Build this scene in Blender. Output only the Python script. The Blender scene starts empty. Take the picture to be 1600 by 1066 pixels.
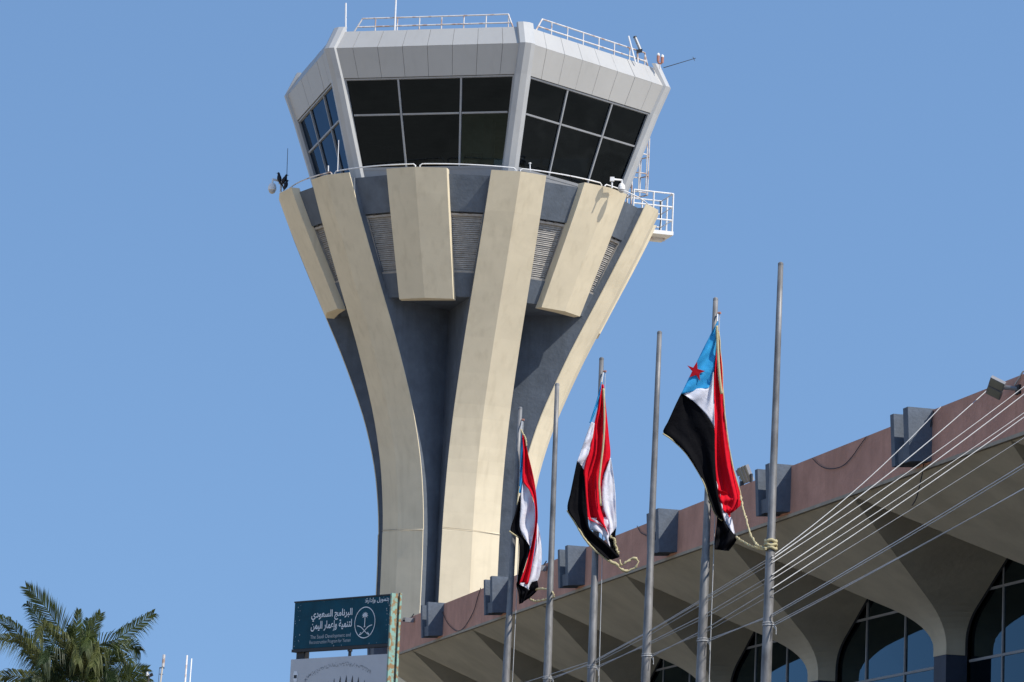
import bpy, bmesh, math, random
from mathutils import Vector, Matrix
random.seed(7)
scene = bpy.context.scene
COL = scene.collection
R_ = math.radians

# ------------------------------------------------------------------ camera, sky, sun, exposure
F_PX, PITCH, ROLL = 5141.36, R_(10.4932), R_(2.574)
EYE = Vector((0.0, 0.0, 1.6))
FWD = Vector((0, math.cos(PITCH), math.sin(PITCH)))
_up0 = Vector((0, -math.sin(PITCH), math.cos(PITCH))); _ri0 = Vector((1, 0, 0))
RIGHT = math.cos(ROLL) * _ri0 + math.sin(ROLL) * _up0
UP = -math.sin(ROLL) * _ri0 + math.cos(ROLL) * _up0
cam_data = bpy.data.cameras.new('camera')
cam = bpy.data.objects.new('camera', cam_data)
COL.objects.link(cam)
cam_data.sensor_width = 36.0
cam_data.lens = 36.0 * F_PX / 1600.0
cam_data.clip_start = 0.5
cam_data.clip_end = 6000
cam.matrix_world = Matrix((
    (RIGHT.x, UP.x, -FWD.x, EYE.x),
    (RIGHT.y, UP.y, -FWD.y, EYE.y),
    (RIGHT.z, UP.z, -FWD.z, EYE.z),
    (0, 0, 0, 1)))
scene.camera = cam

SUN_AZ, SUN_EL = R_(126), R_(45)       # azimuth clockwise from +Y (the view direction)
world = bpy.data.worlds.new('World')
scene.world = world
world.use_nodes = True
wn = world.node_tree.nodes; wl = world.node_tree.links
bg = wn['Background']
sky = wn.new('ShaderNodeTexSky')
sky.sky_type = 'NISHITA'
sky.sun_disc = False
sky.sun_elevation = SUN_EL
sky.sun_rotation = SUN_AZ
sky.altitude = 0
sky.air_density = 1.6
sky.dust_density = 0.3
sky.ozone_density = 6.5
# thin the white horizon band: the clear tropical sky of the photograph is an almost even blue down to the horizon
w_tc = wn.new('ShaderNodeTexCoord'); w_ad = wn.new('ShaderNodeVectorMath'); w_ad.operation = 'ADD'; w_ad.inputs[1].default_value = (0, 0, 0.44)
w_nm = wn.new('ShaderNodeVectorMath'); w_nm.operation = 'NORMALIZE'
wl.new(w_tc.outputs['Generated'], w_ad.inputs[0]); wl.new(w_ad.outputs[0], w_nm.inputs[0]); wl.new(w_nm.outputs[0], sky.inputs[0])
wl.new(sky.outputs[0], bg.inputs[0])
bg.inputs[1].default_value = 0.15

sd = bpy.data.lights.new('sun', 'SUN')
sd.energy = 4.0
sd.angle = R_(0.53)
sd.color = (1.0, 0.945, 0.86)
sun = bpy.data.objects.new('sun', sd)
COL.objects.link(sun)
sdir = Vector((math.sin(SUN_AZ) * math.cos(SUN_EL), math.cos(SUN_AZ) * math.cos(SUN_EL), math.sin(SUN_EL)))
sun.rotation_euler = sdir.to_track_quat('Z', 'Y').to_euler()
sun.location = (60, -40, 80)
vs = scene.view_settings
vs.view_transform = 'Standard'
try: vs.look = 'None'
except Exception: pass
vs.exposure = 0.30
vs.gamma = 1.0
vs.use_curve_mapping = False
scene.cycles.max_bounces = 8
scene.cycles.use_denoising = True

# ------------------------------------------------------------------ helpers
def ray(x, y):
    return FWD + RIGHT * ((x - 800) / F_PX) - UP * ((y - 533) / F_PX)
def at(x, y, Y):
    d = ray(x, y)
    return EYE + d * (Y / d.y)

def mat(name, col, rough=0.7, var=0.12, scale=3.0, bump=0.0, bscale=None, col2=None, stain=0.0, streak=0.0, metal=0.0, spec=0.4, fine=0.0, zsquash=1.0):
    m = bpy.data.materials.new(name); m.use_nodes = True
    nt = m.node_tree; N = nt.nodes; L = nt.links
    b = N['Principled BSDF']
    b.inputs['Roughness'].default_value = rough
    b.inputs['Metallic'].default_value = metal
    b.inputs['Specular IOR Level'].default_value = spec
    tc = N.new('ShaderNodeNewGeometry')
    mp = N.new('ShaderNodeVectorMath'); mp.operation = 'MULTIPLY'
    mp.inputs[1].default_value = (1, 1, zsquash)
    L.new(tc.outputs['Position'], mp.inputs[0])
    n1 = N.new('ShaderNodeTexNoise'); n1.inputs['Scale'].default_value = scale; n1.inputs['Detail'].default_value = 6
    n1.inputs['Roughness'].default_value = 0.6
    L.new(mp.outputs[0], n1.inputs['Vector'])
    rp = N.new('ShaderNodeMapRange'); rp.inputs[1].default_value = 0.3; rp.inputs[2].default_value = 0.7
    L.new(n1.outputs['Fac'], rp.inputs[0])
    c2 = col2 if col2 else tuple(c * (1 - 2 * var) for c in col)
    c1 = col if col2 else tuple(min(1, c * (1 + var * 0.6)) for c in col)
    mx = N.new('ShaderNodeMix'); mx.data_type = 'RGBA'
    mx.inputs[6].default_value = (*c1, 1); mx.inputs[7].default_value = (*c2, 1)
    L.new(rp.outputs[0], mx.inputs[0])
    out = mx.outputs[2]
    if streak > 0:          # vertical rain streaks
        m2 = N.new('ShaderNodeVectorMath'); m2.operation = 'MULTIPLY'; m2.inputs[1].default_value = (5.0, 5.0, 0.22)
        L.new(tc.outputs['Position'], m2.inputs[0])
        n2 = N.new('ShaderNodeTexNoise'); n2.inputs['Scale'].default_value = 1.0; n2.inputs['Detail'].default_value = 5
        L.new(m2.outputs[0], n2.inputs['Vector'])
        r2 = N.new('ShaderNodeMapRange'); r2.inputs[1].default_value = 0.52; r2.inputs[2].default_value = 0.78
        r2.inputs[4].default_value = streak
        L.new(n2.outputs['Fac'], r2.inputs[0])
        x2 = N.new('ShaderNodeMix'); x2.data_type = 'RGBA'
        x2.inputs[7].default_value = (col[0] * 0.55, col[1] * 0.52, col[2] * 0.46, 1)
        L.new(r2.outputs[0], x2.inputs[0]); L.new(out, x2.inputs[6]); out = x2.outputs[2]
    if stain > 0:           # blotchy patches
        n3 = N.new('ShaderNodeTexNoise'); n3.inputs['Scale'].default_value = 0.55; n3.inputs['Detail'].default_value = 8
        n3.inputs['Roughness'].default_value = 0.7; n3.inputs['Distortion'].default_value = 0.6
        L.new(tc.outputs['Position'], n3.inputs['Vector'])
        r3 = N.new('ShaderNodeMapRange'); r3.inputs[1].default_value = 0.5; r3.inputs[2].default_value = 0.68
        r3.inputs[4].default_value = stain
        L.new(n3.outputs['Fac'], r3.inputs[0])
        x3 = N.new('ShaderNodeMix'); x3.data_type = 'RGBA'
        x3.inputs[7].default_value = (col[0] * 0.7, col[1] * 0.69, col[2] * 0.66, 1)
        L.new(r3.outputs[0], x3.inputs[0]); L.new(out, x3.inputs[6]); out = x3.outputs[2]
    L.new(out, b.inputs['Base Color'])
    if bump > 0:
        n4 = N.new('ShaderNodeTexNoise'); n4.inputs['Scale'].default_value = bscale or scale * 3; n4.inputs['Detail'].default_value = 5
        L.new(tc.outputs['Position'], n4.inputs['Vector'])
        bp = N.new('ShaderNodeBump'); bp.inputs['Strength'].default_value = bump; bp.inputs['Distance'].default_value = 0.05
        L.new(n4.outputs['Fac'], bp.inputs['Height']); L.new(bp.outputs[0], b.inputs['Normal'])
    return m

def rust_mat(name, col, rust=(0.20, 0.075, 0.03), amount=0.5, scale=14.0):
    m = mat(name, col, rough=0.55, var=0.05, scale=5)
    nt = m.node_tree; N = nt.nodes; L = nt.links; b = N['Principled BSDF']
    src = b.inputs['Base Color'].links[0].from_socket
    g = N.new('ShaderNodeNewGeometry')
    n = N.new('ShaderNodeTexNoise'); n.inputs['Scale'].default_value = scale; n.inputs['Detail'].default_value = 5
    L.new(g.outputs['Position'], n.inputs['Vector'])
    r = N.new('ShaderNodeMapRange'); r.inputs[1].default_value = 0.68 - amount * 0.35; r.inputs[2].default_value = 0.78 - amount * 0.35
    L.new(n.outputs['Fac'], r.inputs[0])
    x = N.new('ShaderNodeMix'); x.data_type = 'RGBA'; x.inputs[7].default_value = (*rust, 1)
    L.new(r.outputs[0], x.inputs[0]); L.new(src, x.inputs[6]); L.new(x.outputs[2], b.inputs['Base Color'])
    return m

def glass_mat(name, tint, refl=1.0, ior=1.5, gcol=(0.9, 0.95, 1.0), wav=0.0):
    m = bpy.data.materials.new(name); m.use_nodes = True
    nt = m.node_tree; N = nt.nodes; L = nt.links
    N.remove(N['Principled BSDF'])
    o = N['Material Output']
    t = N.new('ShaderNodeBsdfTransparent'); t.inputs[0].default_value = (*tint, 1)
    g = N.new('ShaderNodeBsdfGlossy'); g.inputs[0].default_value = (*gcol, 1); g.inputs['Roughness'].default_value = 0.02
    f = N.new('ShaderNodeFresnel'); f.inputs[0].default_value = ior
    mx = N.new('ShaderNodeMixShader')
    L.new(f.outputs[0], mx.inputs[0]); L.new(t.outputs[0], mx.inputs[1]); L.new(g.outputs[0], mx.inputs[2])
    L.new(mx.outputs[0], o.inputs[0])
    if wav > 0:
        ge = N.new('ShaderNodeNewGeometry')
        n = N.new('ShaderNodeTexNoise'); n.inputs['Scale'].default_value = 0.8; n.inputs['Detail'].default_value = 1
        L.new(ge.outputs['Position'], n.inputs['Vector'])
        bp = N.new('ShaderNodeBump'); bp.inputs['Strength'].default_value = wav; bp.inputs['Distance'].default_value = 0.05
        L.new(n.outputs['Fac'], bp.inputs['Height'])
        L.new(bp.outputs[0], g.inputs['Normal']); L.new(bp.outputs[0], f.inputs['Normal'])
    return m

def link(name, verts, faces, material, parent=None, smooth=False, kind=None, label=None, face_to=None):
    """one mesh object with its origin at the middle of its box"""
    vs_ = [Vector(v) for v in verts]
    lo = Vector((min(v.x for v in vs_), min(v.y for v in vs_), min(v.z for v in vs_)))
    hi = Vector((max(v.x for v in vs_), max(v.y for v in vs_), max(v.z for v in vs_)))
    c = (lo + hi) / 2
    me = bpy.data.meshes.new(name)
    me.from_pydata([v - c for v in vs_], [], faces)
    bm = bmesh.new(); bm.from_mesh(me)
    bmesh.ops.recalc_face_normals(bm, faces=bm.faces)
    if face_to is not None:
        bm.normal_update()
        bmesh.ops.reverse_faces(bm, faces=[f for f in bm.faces if f.normal.dot(face_to) < 0])
    bm.to_mesh(me); bm.free()
    if smooth:
        me.polygons.foreach_set('use_smooth', [True] * len(me.polygons))
    me.materials.append(material)
    ob = bpy.data.objects.new(name, me)
    COL.objects.link(ob)
    ob.location = c
    if parent is not None:
        adopt(ob, parent)
    if kind: ob['kind'] = kind
    if label: ob['label'] = label
    return ob

WLOC = {}
def adopt(ob, parent):
    loc = Vector(ob.location)
    WLOC[ob.name] = loc
    pl = WLOC.get(parent.name, Vector(parent.location))
    ob.parent = parent
    ob.location = loc - pl

def thing(name, label, cat, loc, group=None):
    o = bpy.data.objects.new(name, None)
    o.empty_display_size = 0.3
    COL.objects.link(o)
    o.location = loc
    WLOC[o.name] = Vector(loc)
    o['label'] = label; o['category'] = cat
    if group: o['group'] = group
    return o
def tag(o, label, cat, group=None):
    o['label'] = label; o['category'] = cat
    if group: o['group'] = group
    return o

class MB:
    def __init__(s): s.v = []; s.f = []
    def add(s, vs_, fs):
        b = len(s.v); s.v += [Vector(v) for v in vs_]; s.f += [tuple(b + i for i in f) for f in fs]; return s
    def hexa(s, a):   # 8 points: bottom loop 0-3, top loop 4-7
        return s.add(a, [(0, 1, 2, 3), (4, 5, 6, 7), (0, 1, 5, 4), (1, 2, 6, 5), (2, 3, 7, 6), (3, 0, 4, 7)])
    def box(s, c, ax, ay, az):   # centre and three half-axis vectors
        c = Vector(c); ax = Vector(ax); ay = Vector(ay); az = Vector(az)
        return s.hexa([c - ax - ay - az, c + ax - ay - az, c + ax + ay - az, c - ax + ay - az,
                       c - ax - ay + az, c + ax - ay + az, c + ax + ay + az, c - ax + ay + az])
    def slab(s, q, n, t):        # quad q (4 points) thickened by t along -n
        n = Vector(n).normalized()
        return s.hexa([Vector(p) - n * t for p in q] + [Vector(p) for p in q])
    def loft(s, loops, cap=True, closed=True):
        n = len(loops[0]); b = len(s.v)
        for l in loops: s.v += [Vector(p) for p in l]
        for i in range(len(loops) - 1):
            for j in range(n if closed else n - 1):
                k = (j + 1) % n
                s.f.append((b + i * n + j, b + i * n + k, b + (i + 1) * n + k, b + (i + 1) * n + j))
        if cap and closed:
            s.f.append(tuple(b + j for j in range(n)))
            s.f.append(tuple(b + (len(loops) - 1) * n + j for j in range(n)))
        return s
    def tube(s, pts, r, seg=8, r2=None, radii=None):
        pts = [Vector(p) for p in pts]; loops = []
        prev = None
        for i, p in enumerate(pts):
            if i == 0: d = pts[1] - pts[0]
            elif i == len(pts) - 1: d = pts[-1] - pts[-2]
            else: d = (pts[i + 1] - p).normalized() + (p - pts[i - 1]).normalized()
            if d.length < 1e-9: d = Vector((0, 0, 1))
            d.normalize()
            if prev is None:
                a = Vector((0, 0, 1)) if abs(d.z) < 0.9 else Vector((1, 0, 0))
                u = d.cross(a).normalized()
            else:
                u = (prev - d * prev.dot(d)).normalized()
            prev = u
            w = d.cross(u)
            rr = radii[i] if radii else (r if r2 is None else r + (r2 - r) * i / (len(pts) - 1))
            loops.append([p + (u * math.cos(2 * math.pi * k / seg) + w * math.sin(2 * math.pi * k / seg)) * rr for k in range(seg)])
        return s.loft(loops)
    def lathe(s, c, axis, prof, seg=12):   # prof: (distance along axis, radius)
        c = Vector(c); d = Vector(axis).normalized()
        a = Vector((0, 0, 1)) if abs(d.z) < 0.9 else Vector((1, 0, 0))
        u = d.cross(a).normalized(); w = d.cross(u)
        return s.loft([[c + d * t + (u * math.cos(2 * math.pi * k / seg) + w * math.sin(2 * math.pi * k / seg)) * max(r, 1e-4) for k in range(seg)] for t, r in prof])
    def build(s, name, m, parent=None, **k):
        return link(name, s.v, s.f, m, parent, **k)

# ------------------------------------------------------------------ materials
M_beige = mat('beige_plaster', (0.72, 0.62, 0.44), rough=0.85, var=0.04, scale=1.3, bump=0.10, bscale=1.6, stain=0.30, streak=0.26, spec=0.2)
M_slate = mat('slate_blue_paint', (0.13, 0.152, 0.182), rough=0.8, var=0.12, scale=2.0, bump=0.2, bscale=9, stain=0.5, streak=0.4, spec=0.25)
M_bracket = mat('grey_blue_paint', (0.125, 0.147, 0.178), rough=0.75, var=0.10, scale=9.0, bump=0.15, bscale=22, stain=0.3, spec=0.3)
M_pink = mat('pink_render', (0.60, 0.325, 0.24), rough=0.9, var=0.10, scale=1.6, bump=0.3, bscale=16, stain=0.4, streak=0.3, spec=0.15)
M_drip = mat('drip_edge_concrete', (0.42, 0.36, 0.27), rough=0.9, var=0.12, scale=4)
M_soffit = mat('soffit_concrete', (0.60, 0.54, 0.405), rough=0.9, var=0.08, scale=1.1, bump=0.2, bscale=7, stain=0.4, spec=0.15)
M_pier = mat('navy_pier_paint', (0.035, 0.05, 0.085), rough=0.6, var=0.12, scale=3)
M_panel = mat('aluminium_composite', (0.44, 0.43, 0.405), rough=0.45, var=0.025, scale=0.8, spec=0.4, streak=0.10, metal=0.1)
M_post = mat('white_cladding', (0.44, 0.44, 0.43), rough=0.45, var=0.04, scale=1.2, streak=0.22)
M_seam = mat('dark_seam', (0.06, 0.055, 0.05), rough=0.8)
M_frame = mat('window_frame_aluminium', (0.33, 0.335, 0.34), rough=0.45, var=0.05, metal=0.2)
M_mull = mat('grey_mullion', (0.30, 0.31, 0.32), rough=0.5, var=0.08)
M_louver = mat('louver_grey', (0.40, 0.375, 0.34), rough=0.7, var=0.14, scale=6, streak=0.3)
M_louverback = mat('louver_back', (0.19, 0.175, 0.16), rough=0.9)
M_rail = rust_mat('rusty_white_pipe', (0.70, 0.66, 0.62), rust=(0.44, 0.31, 0.24), amount=0.5, scale=4)
M_white = rust_mat('white_painted_steel', (0.76, 0.75, 0.73), amount=0.12, scale=9)
M_pole = mat('galvanised_steel', (0.25, 0.245, 0.24), rough=0.55, var=0.26, scale=7, metal=0.35, zsquash=0.4)
M_conc = mat('roof_concrete', (0.34, 0.31, 0.27), rough=0.9, var=0.1, scale=1.5)
M_cabglass = glass_mat('tinted_cab_glass', (0.065, 0.07, 0.07), gcol=(0.36, 0.46, 0.58), wav=0.35)
M_cabglass2 = glass_mat('greenish_cab_glass', (0.45, 0.62, 0.58), gcol=(0.5, 0.66, 0.66), wav=0.3)
M_glass = glass_mat('tinted_terminal_glass', (0.06, 0.075, 0.085), ior=1.55, gcol=(0.62, 0.86, 1.0), wav=0.015)
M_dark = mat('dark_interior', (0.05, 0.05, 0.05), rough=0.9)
M_ceil = mat('interior_ceiling', (0.30, 0.30, 0.29), rough=0.9)
M_black = mat('black_plastic', (0.02, 0.02, 0.022), rough=0.5)
M_bird = mat('black_feather', (0.012, 0.012, 0.018), rough=0.6)
M_cable = mat('white_cord', (0.54, 0.54, 0.53), rough=0.5, var=0.1)
M_wire = mat('dark_wire', (0.05, 0.045, 0.045), rough=0.7)
M_red_lamp = mat('obstruction_lamp_red', (0.42, 0.19, 0.13), rough=0.35, var=0.1)
M_flood = mat('floodlight_lens', (0.26, 0.25, 0.19), rough=0.35)
M_floodbody = mat('floodlight_body', (0.22, 0.22, 0.23), rough=0.5)
M_ground = mat('pale_asphalt_and_sand', (0.60, 0.49, 0.34), rough=0.95, var=0.24, scale=0.06, bump=0.2, bscale=3)

# ------------------------------------------------------------------ ground
g = MB().add([(-3000, -3000, 0), (3000, -3000, 0), (3000, 3000, 0), (-3000, 3000, 0)], [(0, 1, 2, 3)]).build('ground', M_ground)
g['kind'] = 'structure'

# ------------------------------------------------------------------ control tower
ROT, AX = R_(14.904), Vector((-1.5187, 100.0, 0))
def rad(th): return Vector((math.sin(th), -math.cos(th), 0))
def tan_(th): return Vector((math.cos(th), math.sin(th), 0))
def tp(th, r, s, h):
    p = AX + rad(th) * r + tan_(th) * s
    return Vector((p.x, p.y, h))
PROFILE = [(0, 2.30), (8, 2.14), (11.4, 2.09), (13.0, 2.10), (14.0, 2.13), (14.8, 2.20), (15.6, 2.31), (16.2, 2.43), (17.0, 2.65), (17.5, 2.81), (18.45, 3.19),
           (19.5, 3.65), (20.1, 3.94), (21.1, 4.44), (22.2, 4.97), (23.1, 5.40), (24.12, 5.84)]
def rc(h):
    for (a, ra), (b, rb) in zip(PROFILE, PROFILE[1:]):
        if h <= b: return ra + (rb - ra) * (h - a) / (b - a)
    return PROFILE[-1][1]
def rcs(h):   # smoothed
    return (rc(max(0, h - 0.35)) + 2 * rc(h) + rc(min(24.12, h + 0.35))) / 4 if 11 < h < 23.6 else rc(h)
FOLD = 0.19
def w_long(h): return 1.78 + (1.68 - 1.78) * max(0, min(1, (h - 13) / 11))
def w_short(h): return 1.67 + (1.85 - 1.67) * (h - 20.5) / 3.6

tower = thing('control_tower', 'flared beige and slate blue airport control tower with glazed hexagonal cab', 'control tower', (AX.x, AX.y, 0))
HS = [0, 4, 8, 11, 12, 13, 13.87, 13.9, 14.4, 14.8, 15.2, 15.6, 16, 16.4, 16.8, 17.2, 17.6, 18, 18.5, 19, 19.5, 20, 20.5, 21, 22, 23, 24.12]
for k in range(6):
    th = ROT + k * math.pi / 3
    # slate fin behind the facing
    loops = []
    for h in HS[:-1] + [24.0]:
        r = rcs(h); w = w_long(h) / 2 - 0.012
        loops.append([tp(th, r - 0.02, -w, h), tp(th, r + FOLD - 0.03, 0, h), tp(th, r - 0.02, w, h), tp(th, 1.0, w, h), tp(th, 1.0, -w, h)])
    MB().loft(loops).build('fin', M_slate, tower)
    loops = []
    for h in HS:
        r = rcs(h) + (0.018 if h < 13.88 else 0); w = w_long(h) / 2
        loops.append([tp(th, r, -w, h), tp(th, r + FOLD, 0, h), tp(th, r, w, h), tp(th, r - 0.028, w, h), tp(th, r + FOLD - 0.045, 0, h), tp(th, r - 0.028, -w, h)])
    MB().loft(loops).build('long_rib', M_beige, tower)
    # short rib between two long ones
    th2 = th + math.pi / 6
    loops = []
    for h in (20.53, 21.5, 22.5, 23.4, 24.12):
        r = rcs(h) + (0.02 if h < 20.6 else 0); w = w_short(h) / 2
        loops.append([tp(th2, r, -w, h), tp(th2, r + 0.17, 0, h), tp(th2, r, w, h), tp(th2, r - 0.26, w, h), tp(th2, r - 0.22, 0, h), tp(th2, r - 0.26, -w, h)])
    MB().loft(loops).build('short_rib', M_beige, tower)

# wall bays between the ribs: apron band, louver, upper band
def bay_pt(j, a, h, d):
    """bay j runs from rib j (30 degree steps) to rib j+1; a 0..1 across, d = depth behind the rib edge"""
    t1 = ROT + j * math.pi / 6; t2 = t1 + math.pi / 6
    r = rcs(h) - d
    wl1 = (w_long(h) if j % 2 == 0 else w_short(h)) / 2 - 0.06
    wl2 = (w_long(h) if (j + 1) % 2 == 0 else w_short(h)) / 2 - 0.06
    A = tp(t1, r, wl1, h); B = tp(t2, r, -wl2, h)
    return A + (B - A) * a
for j in range(12):
    thm = ROT + (j + 0.5) * math.pi / 6
    nrm = rad(thm)
    def band(name, h0, h1, d, t, m, a0=0.0, a1=1.0, par=None):
        q = [bay_pt(j, a0, h0, d), bay_pt(j, a1, h0, d), bay_pt(j, a1, h1, d), bay_pt(j, a0, h1, d)]
        return MB().slab(q, nrm, t).build(name, m, par or tower)
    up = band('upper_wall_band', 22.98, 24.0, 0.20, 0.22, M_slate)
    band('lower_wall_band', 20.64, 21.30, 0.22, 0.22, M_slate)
    lv = band('louver', 21.30, 22.98, 0.36, 0.06, M_louverback)
    # frame
    fr = MB()
    for a0, a1, h0, h1 in ((0.02, 0.07, 21.32, 22.93), (0.93, 0.98, 21.32, 22.93), (0.02, 0.98, 21.30, 21.36), (0.02, 0.98, 22.88, 22.94)):
        q = [bay_pt(j, a0, h0, 0.25), bay_pt(j, a1, h0, 0.25), bay_pt(j, a1, h1, 0.25), bay_pt(j, a0, h1, 0.25)]
        fr.slab(q, nrm, 0.10)
    fr.build('louver_frame', M_louver, lv)
    sl = MB(); n = 28
    rnd = random.Random(j)
    for i in range(n):
        h0 = 21.37 + (22.88 - 21.37) * i / n; h1 = h0 + 0.049
        tl = rnd.uniform(-0.006, 0.006); d0 = 0.335 + rnd.uniform(-0.006, 0.006)
        q = [bay_pt(j, 0.06, h0 + tl, d0 - 0.02), bay_pt(j, 0.94, h0 - tl, d0 - 0.02), bay_pt(j, 0.94, h1 - tl, d0 + 0.012), bay_pt(j, 0.06, h1 + tl, d0 + 0.012)]
        sl.slab(q, nrm, 0.012)
    sl.build('slat_bank', M_louver, lv, kind='stuff')
    for a in (0.3, 0.55, 0.75):      # short black strips under the upper band, some left out at random
        if rnd.random() < 0.7:
            q = [bay_pt(j, a, 22.93, 0.21), bay_pt(j, a + 0.12, 22.94, 0.21), bay_pt(j, a + 0.12, 22.985, 0.21), bay_pt(j, a, 22.985, 0.21)]
            MB().slab(q, nrm, 0.05).build('black_strip', M_black, lv)
# slab under the drum, deck on top
loop24 = lambda h, d: [bay_pt(j, a, h, d) for j in range(12) for a in (0.0, 1.0)]
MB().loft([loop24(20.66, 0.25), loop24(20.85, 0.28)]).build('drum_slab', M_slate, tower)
MB().loft([loop24(23.62, 0.40), loop24(23.78, 0.40)]).build('walkway_deck', M_conc, tower)

# cab ------------------------------------------------------------
H_SILL, H_HEAD, H_KINK, H_TOP = 24.50, 27.12, 27.98, 28.57
def cabr(h):
    if h <= H_HEAD: return 5.873 - 0.36 * (H_HEAD - h)
    if h <= H_KINK: return 5.873 + (6.229 - 5.873) * (h - H_HEAD) / (H_KINK - H_HEAD)
    return 6.229 + (5.90 - 6.229) * (h - H_KINK) / (H_TOP - H_KINK)
def cab(k, a, h, off=0.0):
    t1 = ROT + k * math.pi / 3; r = cabr(h)
    A = tp(t1, r, 0, h); B = tp(t1 + math.pi / 3, r, 0, h)
    n = rad(t1 + math.pi / 6)
    return A + (B - A) * a + n * off
hexloop = lambda h, off=0.0: [tp(ROT + k * math.pi / 3, cabr(h) + off, 0, h) for k in range(6)]
MB().loft([hexloop(23.70, -0.05), hexloop(H_SILL, -0.05)], cap=False).build('cab_plinth', M_frame, tower)
MB().loft([hexloop(23.79, -0.1), hexloop(23.85, -0.1)]).build('cab_floor', M_dark, tower)
MB().loft([hexloop(27.10, -0.10), hexloop(27.16, -0.10)]).build('cab_ceiling', M_ceil, tower)
MB().loft([hexloop(H_TOP - 0.12, -0.12), hexloop(H_TOP - 0.06, -0.12)]).build('cab_roof', M_conc, tower)
# dark backing behind the panel seams
MB().loft([hexloop(H_HEAD, -0.05), hexloop(H_KINK, -0.06), hexloop(H_TOP - 0.02, -0.06)], cap=False).build('parapet_core', M_seam, tower)
# control consoles inside
con = MB()
con.loft([[tp(ROT + k * math.pi / 3, 3.7, 0, h) for k in range(6)] for h in (23.86, 24.75)])
con.build('console', M_dark, tower)
desk = MB()
for k in range(6):
    for a in (-0.9, 0.1, 0.9):
        p = tp(ROT + (k + 0.5) * math.pi / 3, 2.95, a, 25.02)
        desk.box(p, tan_(ROT + (k + 0.5) * math.pi / 3) * 0.28, rad(ROT + (k + 0.5) * math.pi / 3) * 0.03, Vector((0, 0, 0.24)))
desk.build('monitor_bank', M_black, tower)
MB().lathe(AX + Vector((0, 0, 23.86)), (0, 0, 1), [(0, 0.7), (3.2, 0.7)], 12).build('core_column', M_ceil, tower)
for k in range(6):
    n = rad(ROT + (k + 0.5) * math.pi / 3)
    edges = [0.036] + [0.052 + 0.075 + 0.1247 * i for i in range(7)] + [0.964]
    for i in range(8):
        a0, a1 = edges[i], edges[i + 1]; g_ = 0.0009
        for (h0, h1) in ((H_HEAD + 0.004, H_KINK - 0.004), (H_KINK + 0.004, H_TOP)):
            q = [cab(k, a0 + g_, h0), cab(k, a1 - g_, h0), cab(k, a1 - g_, h1), cab(k, a0 + g_, h1)]
            jit = random.uniform(-0.004, 0.004)
            nn = (q[1] - q[0]).cross(q[3] - q[0]).normalized()
            if nn.dot(n) < 0: nn = -nn
            q = [p + nn * jit for p in q]
            MB().slab(q, nn, 0.03).build('parapet_panel', M_panel, tower)
    # window: frame edge, panes, mullions
    cols = [0.058, 0.335, 0.670, 0.942]
    h_tr = H_SILL + (H_HEAD - H_SILL) * 0.60
    rows = [H_SILL + 0.06, h_tr, H_HEAD - 0.03]
    for i in range(3):
        for r_ in range(2):
            q = [cab(k, cols[i], rows[r_], -0.10), cab(k, cols[i + 1], rows[r_], -0.10), cab(k, cols[i + 1], rows[r_ + 1], -0.10), cab(k, cols[i], rows[r_ + 1], -0.10)]
            nn = (q[1] - q[0]).cross(q[3] - q[0]).normalized()
            if nn.dot(n) < 0: nn = -nn
            jit = random.uniform(-0.006, 0.006)
            q = [q[0], q[1] , q[2] + nn * jit, q[3] + nn * jit]
            MB().add(q, [(0, 1, 2, 3)]).build('window_pane', M_cabglass2 if (k, i, r_) == (5, 2, 0) else M_cabglass, tower, face_to=n)
    fr = MB()
    def bar(a0, a1, h0, h1, o, t):
        q = [cab(k, a0, h0, o), cab(k, a1, h0, o), cab(k, a1, h1, o), cab(k, a0, h1, o)]
        fr.slab(q, n, t)
    fr.v = []; fr.f = []
    for a in cols[1:3]:
        b_ = MB(); q = [cab(k, a - 0.0050, H_SILL, -0.045), cab(k, a + 0.0050, H_SILL, -0.045), cab(k, a + 0.0045, H_HEAD - 0.02, -0.045), cab(k, a - 0.0045, H_HEAD - 0.02, -0.045)]
        b_.slab(q, n, 0.10); b_.build('mullion', M_frame, tower)
    for i in range(3):
        b_ = MB(); q = [cab(k, cols[i] + 0.0075, h_tr - 0.024, -0.047), cab(k, cols[i + 1] - 0.0075, h_tr - 0.024, -0.047), cab(k, cols[i + 1] - 0.0075, h_tr + 0.024, -0.047), cab(k, cols[i] + 0.0075, h_tr + 0.024, -0.047)]
        b_.slab(q, n, 0.08); b_.build('transom', M_frame, tower)
    bar(cols[0] - 0.022, cols[0], H_SILL, H_HEAD - 0.01, -0.03, 0.12)
    bar(cols[3], cols[3] + 0.022, H_SILL, H_HEAD - 0.01, -0.03, 0.12)
    bar(cols[0], cols[3], H_SILL - 0.02, H_SILL + 0.06, -0.03, 0.12)
    bar(cols[0], cols[3], H_HEAD - 0.05, H_HEAD - 0.006, -0.03, 0.12)
    fr.build('window_frame', M_frame, tower)
    # corner post
    t1 = ROT + k * math.pi / 3
    loops = []
    for h in (23.8, H_SILL, H_HEAD, H_KINK, H_TOP + 0.14):
        r = cabr(h) + (0.0 if h <= H_TOP else 0.05)
        sec = [(-0.20, 0.25), (-0.082, 0.235), (0.0, 0.095), (0.0, -0.095), (-0.082, -0.235), (-0.20, -0.25)]
        loops.append([tp(t1, r + 0.03 + a, s, h) for a, s in sec])
    MB().loft(loops).build('corner_post', M_post, tower)

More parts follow.
